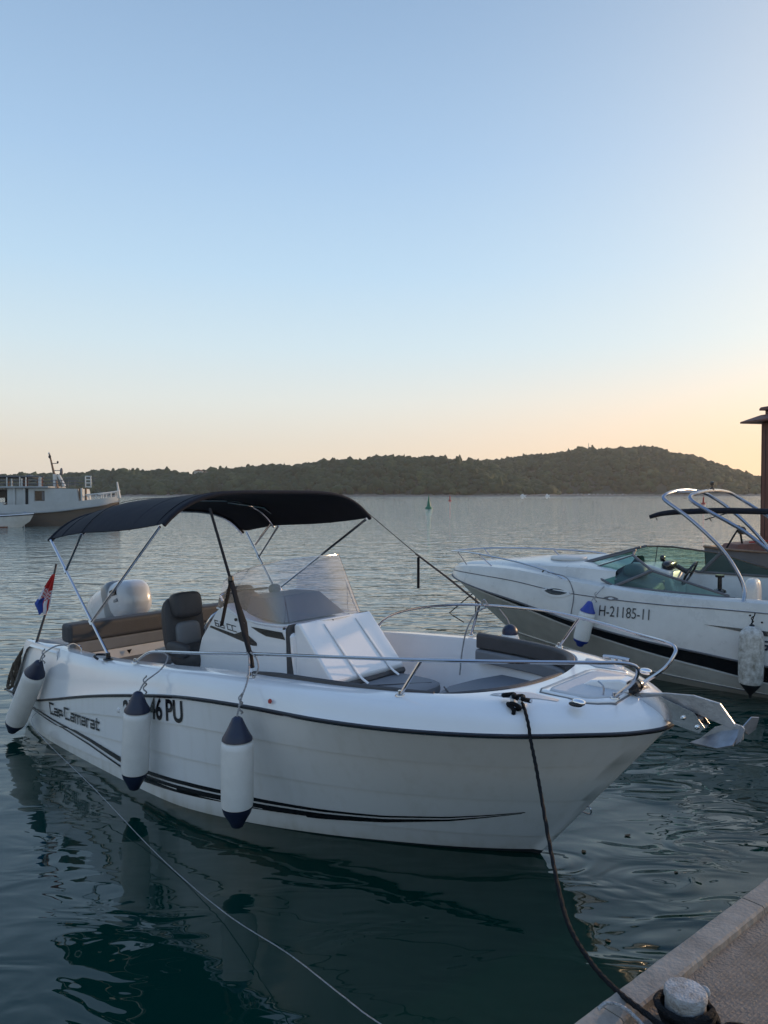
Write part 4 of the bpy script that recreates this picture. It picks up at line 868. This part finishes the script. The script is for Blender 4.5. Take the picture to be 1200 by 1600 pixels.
# deck hatch, oval port, lines
Mh=Matrix.Translation((-1.98,.0,1.452)); MB().lathe([(.27,0),(.275,.02),(.26,.045),(.20,.055),(.0,.056)],Mh,28).build('deck_hatch',shipw,cr,smooth=True)
def s2(u,f_,off=.004,k=2):  # point on near topside, f_ 0..1 from stripe to deck
    xs=[-p.x for p in T2]; i=min(max(np.interp(-u,xs,range(N2)),0),N2-1.001); a=int(i); fr=i-a
    def ev(q):
        L_=q[2]; g0=gf(-u); hs=[0,.30,g0,g0+.005,.93,1]; j=max(0,min(4,int(np.searchsorted(hs,f_)-1))); g=(f_-hs[j])/(hs[j+1]-hs[j]); return L_[j].lerp(L_[j+1],g)
    p=ev(SD[a]).lerp(ev(SD[a+1]),fr); return Vector((p.x,p.y+off,p.z))
def s2z(u,z,off=.005):
    lo,hi=0,1
    for _ in range(24):
        mid=(lo+hi)/2
        if s2(u,mid).z<z: lo=mid
        else: hi=mid
    return s2(u,lo,off)
def oval(nm,m,u,z,a,c_,off,par):
    b=MB(); b.loft([[s2z(u+a*t,z+c_*(1-abs(t)**2.2)*q,off) for q in (-1,-.5,0,.5,1)] for t in np.linspace(-1,1,25)]); return b.build(nm,m,par,smooth=True)
pf=oval('porthole_frame',gelold,-2.17,1.09,.25,.075,.010,cr); oval('porthole_glass',dkglass,-2.17,1.09,.17,.042,.014,pf)
em=oval('emblem',greyp,-2.95,1.065,.10,.026,.010,cr); oval('emblem_centre',shipw,-2.95,1.065,.04,.013,.013,em)
v2,f2=txt2d('H-21185-11',.135/.70,.80,.0); wmax=max(p[0] for p in v2)
decal('registration_lettering',v2,f2,lambda x,y:s2z(-2.80-x*(.66/wmax),.835+y+.0*x,.010),blk,cr)
b=MB(); b.loft([[s2z(u,z+h,.008),s2z(u,z,.008),s2z(u,z-h,.008)] for u,z,h in ((-4.12,.845,.001),(-4.4,.83,.012),(-4.7,.81,.026),(-5.3,.78,.035),(-6,.75,.03))]); b.build('swoosh_stripe',blk,cr,smooth=True)
v2,f2=strokes('S',.10,.2,slant=.25,sx=1.2); decal('logo_lettering',v2,f2,lambda x,y:s2z(-4.70-x,.62+y,.010),navy,cr)
for u,z in ((-4.62,1.0),(-4.75,.93),(-4.53,.66),(-4.52,.60)): MB().lathe([(.012,0),(.012,.008)],Matrix.Translation(s2z(u,z,.0))@Matrix.Rotation(R(-90),4,'X'),8).build('rivet',blk,cr)
MB().tube([s2z(-2.42,.80,.008),s2z(-2.44,1.0,.008),s2z(-2.42,1.12,.008),(-2.30,.99,1.29),(-2.0,.92,1.34)],.006,5).build('deck_joint',greyp,cr,smooth=True)
# rails
def rail2(pts,posts,r=.012):
    o=MB().tube(pts,r,8,seg=6).build('bow_rail',steel,cr,smooth=True)
    for a,c_ in posts: MB().tube([a,c_],.010,6,smooth=False).build('stanchion',steel,o,smooth=True)
rail2([(.04,.0,1.49),(-.15,.16,1.505),(-.50,.42,1.52),(-.98,.66,1.50),(-1.55,.82,1.44),(-2.05,.92,1.34),(-2.35,.97,1.22)],[((-.40,.30,1.31),(-.17,.18,1.505)),((-.98,.60,1.345),(-.72,.55,1.515)),((-1.95,.80,1.36),(-2.0,.90,1.345))])
rail2([(.04,.0,1.49),(-.12,-.16,1.51),(-.45,-.48,1.53),(-.98,-.80,1.53),(-1.6,-.92,1.52),(-2.1,-.95,1.50),(-2.42,-.93,1.43)],[((-.55,-.36,1.34),(-.35,-.40,1.53)),((-1.55,-.83,1.40),(-1.38,-.90,1.52))])
MB().tube([(-1.9,.86,1.33),(-1.93,.86,1.37)],.012,6,smooth=False).build('deck_light',blk,cr)
# wake tower
def tw(pts): return MB().tube(pts,[.020]+[.0235]*(len(pts)-2)+[.020],10,seg=7).build('tower_tube',tower,cr,smooth=True)
tw([(-4.50,1.10,.98),(-4.53,1.06,1.12),(-4.53,1.0,1.30),(-4.44,1.0,1.52),(-4.29,1.0,1.75),(-4.07,1.0,1.98),(-3.84,.98,2.18),(-3.62,.96,2.34),(-3.56,.90,2.40),(-3.58,.78,2.445),(-3.62,.5,2.48),(-3.64,0,2.50),(-3.66,-.5,2.49),(-3.72,-.78,2.46),(-3.80,-.92,2.41),(-4.0,-1.0,2.26),(-4.3,-1.02,1.98),(-4.6,-1.04,1.6),(-4.75,-1.06,1.25)])
tw([(-5.45,1.05,1.14),(-5.3,1.0,1.40),(-5.0,.95,1.62),(-4.77,.92,1.78),(-4.49,.9,2.0),(-4.05,.9,2.26),(-3.90,.88,2.36),(-3.87,.80,2.42),(-3.92,.62,2.455),(-3.98,.3,2.485),(-4.02,-.1,2.49),(-4.05,-.5,2.48),(-4.10,-.78,2.45),(-4.22,-.92,2.36),(-4.5,-.98,2.16),(-4.9,-1.0,1.85),(-5.3,-1.03,1.5),(-5.5,-1.05,1.24)])
for s in (1,-1):
    MB().lathe([(.075,0),(.07,.012),(.04,.022),(.032,.05)],Matrix.Translation((-4.50,s*1.09,.955+(.2 if s<0 else 0)))@Matrix.Rotation(R(-75*s),4,'X'),18).build('tower_foot',steel,cr,smooth=True)
MB().tube([(-3.60,.5,2.475),(-3.95,.5,2.465)],.016,6,smooth=False).build('tower_brace',tower,cr); MB().tube([(-3.66,-.5,2.485),(-4.05,-.5,2.475)],.016,6,smooth=False).build('tower_brace',tower,cr)
MB().lathe([(.03,0),(.03,.02),(.014,.03),(.014,.06),(.026,.065),(.028,.10),(.01,.11)],Matrix.Translation((-4.0,.1,2.50)),12).build('mast_light',blk,cr,smooth=True)
MB().tube([(-3.16,.0,2.115),(-3.35,-.02,2.17),(-3.7,-.05,2.20),(-4.2,-.08,2.215),(-5.2,-.1,2.20)],[.035,.045,.05,.052,.05],10,flat=.8).build('stowed_canopy',canvas,cr,smooth=True)
for u in (-3.24,-3.95): MB().tube([(u,0,2.12),(u-.03,.01,2.07)],.006,5,smooth=False).build('canopy_tie',webb,cr)
MB().tube([(-3.95,.3,2.10),(-4.2,.05,2.19)],.008,5,smooth=False).build('canopy_tie',webb,cr)
MB().tube([(-.36,.0,.84),(-.40,.02,.80),(-.46,0,.79),(-.50,-.01,.83)],.008,6).build('bow_eye',steel,cr,smooth=True)
# fenders of the cruiser
def pt2(u,v,z): return L2(u,v,z)
fender(pt2(-2.73,1.27,1.03),pt2(-2.60,1.30,.42),.105,[pt2(-2.73,1.27,1.01),pt2(-2.78,1.2,1.10),pt2(-2.82,1.10,1.17),pt2(-2.84,1.03,1.21)],'pale fender with bright blue ends hanging on the cruiser left of its registration number',fendw,blue,.15,.09,'fenders along the cruiser')
fender(pt2(-4.67,1.36,.93),pt2(-4.66,1.36,.07),.135,[pt2(-4.67,1.36,.91),pt2(-4.67,1.33,.97),pt2(-4.68,1.24,1.02),pt2(-4.68,1.2,1.04)],'stained grey fender with dark pointed tip hanging below the wake tower foot',fendd,antif,.14,.1,'fenders along the cruiser',roped,1)
tag(MB().tube([pt2(-.43,0,.87),pt2(-.17,0,.66),pt2(.08,0,.45),pt2(.0,-.01,.40),pt2(-.19,0,.32)],.009,6,smooth=False).build('bow_line',roped),'dark slack line hanging off the bow of the cruiser over the water','rope')
tag(MB().tube([pt2(-.42,.02,.88),pt2(-.42,.02,.44)],.012,8,smooth=False).build('bow_pole',greyp),'thin grey pole hanging upright under the bow of the cruiser','pole')
# ============================================================ brown wooden boat behind the cruiser
wb=empty('wooden_boat',(6.35,13.1,0),R(12),'brown wooden boat with reddish mast tower at the right edge behind the cruiser','boat')
b=MB(); b.loft([[(-.75,0,1.50),(-.70,-.02,1.0),(-.35,-.02,-.1)],[(-.35,-.45,1.45),(-.30,-.45,.9),(-.1,-.40,-.1)],[(.6,-.95,1.42),(.6,-.92,.8),(.7,-.8,-.1)],[(3.6,-1.1,1.40),(3.6,-1.1,.8),(3.6,-1,-.1)]])
b.loft([[(-.75,0,1.50),(-.70,.02,1.0),(-.35,.02,-.1)],[(-.35,.45,1.45),(-.30,.45,.9),(-.1,.40,-.1)],[(.6,.95,1.42),(.6,.92,.8),(.7,.8,-.1)],[(3.6,1.1,1.40),(3.6,1.1,.8),(3.6,1,-.1)]])
b.build('hull',greyp,wb,smooth=True,angle=40)
MB().loft([[(-.72,0,1.505),(-.72,0,1.505)],[(-.35,-.44,1.455),(-.35,.44,1.455)],[(.6,-.94,1.425),(.6,.94,1.425)],[(3.6,-1.09,1.405),(3.6,1.09,1.405)]]).build('deck',wood2,wb)
b=MB(); b.tube([(-.75,0,1.52),(-.35,-.46,1.475),(.6,-.97,1.445),(3.6,-1.12,1.425)],.022,8); b.tube([(-.75,0,1.52),(-.35,.46,1.475),(.6,.97,1.445),(3.6,1.12,1.425)],.022,8); b.build('gunwale',wood2,wb,smooth=True)
MB().loft([[(-.30,-.22,1.45),(-.30,.22,1.45),(-.22,.2,1.56),(-.22,-.2,1.56)],[(1.6,-.5,1.42),(1.6,.5,1.42),(1.6,.45,1.66),(1.6,-.45,1.66)]],True,True).build('foredeck_cover',wood,wb,bevel=.02)
MB().tube([(-.05,-.25,1.60),(.35,-.3,1.63),(.9,-.3,1.70)],.014,6).build('deck_pipe',red,wb,smooth=True)
b=MB(); b.tube([(-.38,-.1,1.50),(-.20,-.08,1.74),(-.13,-.08,1.83)],.016,6,smooth=False); b.tube([(-.02,-.05,1.48),(-.10,-.07,1.84)],.018,6,smooth=False); wn_=b.build('windlass',roped,wb,smooth=True)
superell((-.07,-.08,1.80),(.075,.06,.07),2.4).build('windlass_drum',ropeb,wn_,smooth=True); superell((-.16,-.08,1.87),(.06,.03,.025),2.4).build('windlass_cap',ropeb,wn_,smooth=True)
tw_=MB().box((.50,-.17,1.42),(.86,.17,3.72)).build('mast_tower',wood,wb,bevel=.015)
for k in range(4): MB().box((.4945,-.155+.10*k,1.6),(.4995,-.148+.10*k,3.6)).build('plank_seam',antif,tw_)
def cap(z,w,h):
    cx=.68; b=MB(); b.loft([[(cx-w,-w,z),(cx+w,-w,z),(cx+w,w,z),(cx-w,w,z)],[(cx-w,-w,z+.03),(cx+w,-w,z+.03),(cx+w,w,z+.03),(cx-w,w,z+.03)],[(cx-.18,-.18,z+h),(cx+.18,-.18,z+h),(cx+.18,.18,z+h),(cx-.18,.18,z+h)]],True,True); return b.build('tower_roof',wood,wb)
cap(3.725,.42,.14); MB().box((.55,-.13,3.865),(.81,.13,3.94)).build('tower_neck',wood,wb); cap(3.945,.20,.06)
# ============================================================ old ship on the left
Ys=57; k57=Ys/1155
sh=empty('old_ship',((188-600)*k57,Ys,0),R(3),'rusty grey old passenger ship with open upper deck, moored in the left background','ship')
def X(px): return (px-188)*k57
def Z(y): return H-(y-771)*k57
W=1.9
def shiploft(name,m,levels,u0=-330,side=W):
    b=MB(); st=[u0,-200,-60,40,100,140,165,178,186]; wd=[.85,1,1,1,.97,.85,.62,.38,.04]
    for s in (1,-1):
        b.loft([[(X(px),s*side*w*(lv[1]),Z(lv[0](px))) for lv in levels] for px,w in zip(st,wd)])
    b.loft([[(X(u0),-side*.85*lv[1],Z(lv[0](u0))),(X(u0),side*.85*lv[1],Z(lv[0](u0)))] for lv in levels])
    return b.build(name,m,sh,smooth=True,angle=40)
sheer=lambda px: float(interp([(-330,788),(40,788),(100,786),(140,782),(165,779),(178,777),(186,775)],px))
mid_=lambda px: float(interp([(-330,801),(40,801),(100,798),(140,793),(165,789),(178,786),(186,783)],px))
shiploft('lower_hull',rust,[(lambda p:823,.86),(lambda p:817,.90),(mid_,.97)]); shiploft('upper_hull',shipg2,[(mid_,.985),(sheer,1.0)])
b=MB(); st=[-330,-60,100,140,165,186]; wd=[.83,.98,.95,.83,.6,.03]
b.loft([[(X(p),-W*w,Z(sheer(p)+2)),(X(p),W*w,Z(sheer(p)+2))] for p,w in zip(st,wd)]); b.build('deck',shipg,sh)
for s in (1,-1):
    b=MB(); b.tube([(X(p),s*(W*w+.02),Z(mid_(p))) for p,w in ((-330,.85),(-60,1),(40,1),(100,.97),(140,.85),(165,.62),(186,.04))],.07,6); b.build('rubbing_strake',shipg,sh,smooth=True)
# wheelhouse and cabin
def shbox(name,m,x0,x1,y0,y1,w=1.5,par=None,bev=.03): return MB().box((X(x0),-w,Z(y1)),(X(x1),w,Z(y0))).build(name,m,par or sh,bevel=bev)
b=MB(); b.prism([(X(29),Z(789)),(X(135),Z(787)),(X(131),Z(764)),(X(62),Z(763)),(X(29),Z(763))],lambda x,y,d:(x,d,y),-1.45,1.45); cab=b.build('cabin',shipg2,sh)
shbox('cabin_roof',shipg,-330,92,760.2,762.6,1.75)
shbox('side_bulwark',shipg2,-330,26,786-1,800-14,1.6)
b=MB(); b.box((X(-330),-1.62,Z(789)),(X(24),-1.54,Z(784.8))); b.build('bulwark',shipg2,sh)
for (x0,x1) in ((70,84),): 
    w_=MB().box((X(x0),-1.475,Z(782)),(X(x1),-1.452,Z(767))).build('window',dkglass,cab); MB().box((X(x0-1.5),-1.485,Z(783)),(X(x0-.3),-1.455,Z(766))).build('window_frame',shipg,w_)
    MB().box((X(x1-3.4),-1.49,Z(781)),(X(x1-.6),-1.478,Z(768))).build('curtain',greyp,w_)
MB().box((X(56.5),-1.47,Z(788)),(X(60),-1.452,Z(764))).build('door',antif,cab)
b=MB()
for p in (1,40,55,-40,-90,-150): shbox('deck_post',shipg2,p-1.4,p+1.4,762.6,788,1.55,bev=0) if False else MB().box((X(p-1.3),-1.6,Z(788)),(X(p+1.3),-1.5,Z(762.5))).build('deck_post',shipg2,sh)
for p in (1,40,55,-40,-90): MB().box((X(p-1.3),1.5,Z(788)),(X(p+1.3),1.6,Z(762.5))).build('deck_post',shipg2,sh)
MB().box((X(-100),1.45,Z(778)),(X(36),1.5,Z(765))).build('side_screen',greyp,sh); MB().tube([(X(42),-.8,Z(784)),(X(56),-.8,Z(765))],.13,6,smooth=False).build('ladder',antif,sh)
MB().box((X(17),-.5,Z(785)),(X(30),.2,Z(777))).build('engine_box',antif,sh)
# upper deck rails and chairs of posts
for p in (-60,-40,-20,7,14,30,37,49,52,58,78,80): MB().tube([(X(p),-1.6,Z(762)),(X(p),-1.6,Z(746+random.uniform(-1,3)))],.045,6,smooth=False).build('rail_post',shipw,sh)
for p,m_ in ((27,wood2),(32,shipw),(50,wood),(55,wood),(70,wood2),(72,shipw),(75,wood2),(77,wood)): MB().tube([(X(p),-1.0,Z(762)),(X(p)+.02,-1.0,Z(748))],.055,5,smooth=False).build('folded_chair',m_,sh)
for y in (745.5,751,756.5): 
    MB().tube([(X(-330),-1.6,Z(y+.5)),(X(84),-1.6,Z(y))],.03 if y>746 else .05,5,smooth=False).build('deck_rail',greyp,sh); MB().tube([(X(-330),1.6,Z(y+.5)),(X(140),1.5,Z(y+1))],.03,5,smooth=False).build('deck_rail',greyp,sh)
MB().box((X(-200),-1.4,Z(747.5)),(X(60),1.4,Z(746.3))).build('awning',antif,sh)
for p in (100,108,118,128): MB().tube([(X(p),-1.3,Z(762)),(X(p),-1.3,Z(750))],.035,5,smooth=False).build('rail_post',greyp,sh)
for y in (751,756): MB().tube([(X(92),-1.3,Z(y)),(X(134),-1.3,Z(y))],.03,5,smooth=False).build('deck_rail',greyp,sh)
for p in (142,150): MB().tube([(X(p),-1.0,Z(762)),(X(p),-1.0,Z(745))],.045,5,smooth=False).build('basket_post',shipw,sh)
for y in (745,750,755,761): MB().tube([(X(141.5),-1.0,Z(y)),(X(151),-1.0,Z(y))],.045,5,smooth=False).build('basket_rail',shipw,sh)
for p,m_ in ((134,wood2),(137,shipw),(143,wood2)): MB().box((X(p-1),-1.2,Z(787)),(X(p+1),-1.0,Z(763))).build('bow_stair_post',m_,sh)
# bow rail and stem post
for p in (150,159,168,177,184): 
    for s in (1,-1): MB().tube([(X(p),s*W*float(interp([(140,.82),(165,.58),(186,.05)],p)),Z(sheer(p))),(X(p),s*W*float(interp([(140,.82),(165,.58),(186,.05)],p)),Z(sheer(p)-8))],.04,5,smooth=False).build('bow_rail_post',shipw,sh)
for s in (1,-1): MB().tube([(X(p),s*W*float(interp([(140,.82),(165,.58),(186,.05)],p)),Z(sheer(p)-8)) for p in (145,155,165,177,187)],.05,6).build('bow_rail',shipw,sh,smooth=True)
MB().tube([(X(187),0,Z(778)),(X(183.5),0,Z(753))],[.12,.06],6,smooth=False).build('stem_post',shipw,sh)
# mast
ms=MB().tube([(X(92),0,Z(763)),(X(80.5),0,Z(709))],[.13,.05],8,smooth=False).build('mast',wood2,sh,smooth=True)
MB().tube([(X(89),0,Z(763)),(X(88.5),0,Z(741))],.16,6,smooth=False).build('mast_foot',shipw,ms); MB().tube([(X(103),0,Z(760)),(X(94),0,Z(742))],.13,6,smooth=False).build('mast_stay',shipw,ms)
for y,x1 in ((724.5,93),(735.5,98)): MB().tube([(X(84+ (y-724)*.25),0,Z(y)),(X(x1),0,Z(y))],.03,5,smooth=False).build('crosstree',greyp,ms)
superell((X(93),0,Z(722.5)),(.07,.07,.1),2).build('mast_lamp',antif,ms,smooth=True); superell((X(81),0,Z(714)),(.10,.10,.14),2).build('mast_lamp',antif,ms,smooth=True)
superell((X(80),0,Z(709)),(.07,.07,.10),2).build('masthead_light',shipw,ms,smooth=True); superell((X(98.5),0,Z(737)),(.10,.12,.28),2.5).build('radar_reflector',greyp,ms,smooth=True)
superell((X(50),0,Z(744.5)),(.25,.3,.10),2.5).build('life_raft',greyp,sh,smooth=True)
MB().tube([(X(57.5),-1.95,Z(801)),(X(57.5),-1.95,Z(822))],.05,5,smooth=False).build('overboard_pipe',shipw,sh)
# small white boat in front of the ship
Yb=53.5; kb=Yb/1155
def XB(px): return (px-53)*kb
def ZB(y): return H-(y-771)*kb
sb=empty('motorboat',((53-600)*kb,Yb,0),R(4),'small white motorboat with dark sheer line lying in front of the old ship','boat')
b=MB(); st=[(-110,.9,.8),(-40,.95,.86),(10,.9,.7),(35,.6,.3),(47,.28,.03),(53,.02,.0)]
def zs(px): return ZB(float(interp([(-110,808),(0,806.5),(40,804),(53,803)],px)))
for s in (1,-1): b.loft([[(XB(p)-(0 if p<20 else (p-20)/33*.95),s*w2_,-.15),(XB(p)-(0 if p<20 else (p-20)/33*.75),s*w2_*1.05,.12),(XB(p)-(0 if p<20 else (p-20)/33*.3),s*(w1_+w2_)/2,.42),(XB(p),s*w1_,zs(p))] for p,w1_,w2_ in st])
b.build('hull',shipw,sb,smooth=True,angle=50)
b=MB(); b.loft([[(XB(p),-w,zs(p)+.001),(XB(p),-w*.5,zs(p)+.08),(XB(p),w*.5,zs(p)+.08),(XB(p),w,zs(p)+.001)] for p,w,_ in st]); b.build('deck',shipw,sb,smooth=True)
b=MB(); 
for s in (1,-1): b.tube([(XB(p),s*(w+.01),zs(p)-.03) for p,w,_ in st],.035,6,smooth=False)
b.build('rub_rail',antif,sb,smooth=True)
b=MB(); b.box((XB(-110),-.92,-.1),(XB(18),.92,.09)); b.build('boot_stripe',wood,sb)
MB().tube([(XB(36),0,zs(36)+.08),(XB(38),0,zs(38)+.18),(XB(42),0,zs(40)+.1)],.02,5).build('cleat',steel,sb)
# ============================================================ quay
QA=Vector((.788,2.486,0)); qd=Vector((.771,.637,0)).normalized(); qn=Vector((qd.y,-qd.x,0))
def Q(a,b_,z): p=QA+qd*a+qn*b_; return (p.x,p.y,z)
ZQ=.715
def noisy_slab(a0,a1,b0,b1,z0,z1,jit=.0,na=30):
    b=MB(); rings=[]; rs=random.Random(int(a0*100))
    for k in range(na+1):
        a=a0+(a1-a0)*k/na; j=lambda m=1:rs.uniform(-jit,jit)*m
        rings.append([Q(a,b0+j(),z0),Q(a,b0+j(),z1-.008),Q(a,b0+.008+j(.4),z1+j(.25)),Q(a,(b0+b1)/2,z1+.001+j(.25)),Q(a,b1-.008+j(.4),z1+j(.25)),Q(a,b1+j(),z1-.008),Q(a,b1+j(),z0)])
    b.loft(rings,True,True); return b
b=MB(); b.add([Q(-14,.02,ZQ),Q(14,.02,ZQ),Q(14,9,ZQ),Q(-14,9,ZQ)],[(0,1,2,3)]); 
qz=b.build('quay_paving',conc); tag(qz,kind='structure')
b=MB(); b.box((0,0,0),(1,1,1)); b.v=[Q(-14+28*x,.025+8.9*y,-2+(ZQ-.004+2)*z) for x,y,z in b.v]; tag(b.build('quay_wall',concw),kind='structure')
for k,(a0,a1) in enumerate(((-3.4,-1.75),(-1.745,-.10),(-.095,.925),(.932,2.9),(2.905,4.9),(4.905,7))):
    labs=['pale curb stone behind the camera at the far left end','pale curb stone under the camera left of the bollard','pale curb stone at the bottom edge crossed by the mooring rope','pale curb stone beyond the joint at the right edge of the photo','pale curb stone further right past the photo edge','last pale curb stone on the right']
    if k in (1,2,3): tag(noisy_slab(a0,a1,0,.098,ZQ-.12,.748,.0015).build('curb_stone',stone),['short visible end of pale curb stone at the very bottom edge under the thin rope','long pale curb stone beside the bollard crossed by the mooring rope','pale curb stone beyond the joint at the right edge of the photo'][k-1],'curb stone','curb stones along the quay edge')
# thin shade gap between curb and ribbed paving; ribs
b=MB(); 
nr=150
for k in range(nr):
    bb0=.16+k*.0145
    b.add([Q(-1.2,bb0,ZQ+.0005),Q(3.6,bb0,ZQ+.0005),Q(3.6,bb0+.004,ZQ+.0035),Q(-1.2,bb0+.004,ZQ+.0035),Q(3.6,bb0+.009,ZQ+.0005),Q(-1.2,bb0+.009,ZQ+.0005)],[(0,1,2,3),(3,2,4,5)])
tag(b.build('paving_ribs',conc),kind='structure')
bo=empty('bollard',(.985,2.375,ZQ),R(25),'short grey iron mooring bollard with a cross pin on the quay edge','bollard')
MB().lathe([(.075,-.0),(.072,.012),(.064,.02),(.063,.085),(.067,.092),(.067,.108),(.063,.115),(.03,.1175),(.0,.1165)],None,32).build('post',iron,bo,smooth=True,angle=50)
MB().tube([(0,.0,.082),(.088,0,.082)],[.015,.015],12,smooth=False).build('cross_pin',iron,bo,smooth=True)
for s in (1,): superell((s*.09,0,.082),(.012,.017,.017),2.4).build('pin_end',iron,bo,smooth=True)
def coil(c,r,n,m,name,label,rad=.010,dz=.004,sq=1):
    pts=[]; 
    for k in range(n*12): a=2*math.pi*k/12; rr=r+.006*math.sin(k*.9)+.0035*(k//12); pts.append((c[0]+rr*math.cos(a),c[1]+rr*math.sin(a)*sq,c[2]+dz*k/12*2.2+.003*math.sin(k*1.7)))
    return tag(MB().tube(pts,rad,7,seg=3,lob=.16,twist=120).build(name,m,smooth=True),label,'rope')
coil((.985,2.375,ZQ+.012),.076,3,roped,'rope_coil','dark rope wound several turns round the foot of the bollard',.011,.009)
coil((1.115,2.255,ZQ+.012),.045,3,roped,'rope_coil','small dark coil of rope lying on the paving right of the bollard',.010,.007)
tag(MB().tube([(1.04,2.40,ZQ+.08),(1.07,2.37,ZQ+.05),(1.08,2.32,ZQ+.012),(1.10,2.27,ZQ+.012)],.011,7,lob=.16,twist=120).build('rope_tail',roped,smooth=True),'dark rope tail dropping from the bollard pin to the paving','rope')
tag(MB().tube([(.70,2.375,.765),(.735,2.39,.775),(.78,2.375,.772),(.81,2.335,.765),(.83,2.29,.758)],.006,7,lob=.16,twist=350).build('thin_rope',ropew,smooth=True),'thin pale rope end lying across the curb stone at the bottom edge','rope')
# floating leaves
for k,(px,y,lab) in enumerate(((985,1311,'dark leaf floating near the anchor side of the hull'),(916,1337,'curled leaf floating just right of the mooring rope'),(937,1454,'larger dark leaf floating left of the curb'),(955,1480,'tiny dark leaf floating closest to the quay curb'),(1062,1370,'dark speck of weed floating in the ripples right of the hull'))):
    Yl=H*1155/(y-771)*.998; Xl=(px-600)/1155*Yl
    e=MB(); n_=8; e.add([((.022-.003*k)*math.cos(2*math.pi*j/n_)*(1+.3*math.sin(j*2.3)),.016*math.sin(2*math.pi*j/n_),.004+.003*math.sin(j*1.9)) for j in range(n_)],[tuple(range(n_))]); o=e.build('floating_leaf',leafm,solid=.002); o.location=(Xl,Yl,.002); o.rotation_euler=(0,0,k*1.3); tag(o,lab,'leaf','leaves floating near the quay')
# ------------------------------------------------------------ evening haze
hz=bpy.data.materials.new('haze_air'); hz.use_nodes=True; ht=hz.node_tree; ht.nodes.clear()
pv=ht.nodes.new('ShaderNodeVolumePrincipled'); pv.inputs['Color'].default_value=(.9,.88,.85,1); pv.inputs['Density'].default_value=.00017; pv.inputs['Anisotropy'].default_value=.3
ho=ht.nodes.new('ShaderNodeOutputMaterial'); ht.links.new(pv.outputs[0],ho.inputs['Volume'])
tag(MB().box((-1900,-30,-1),(1900,1350,95)).build('haze',hz),kind='stuff')
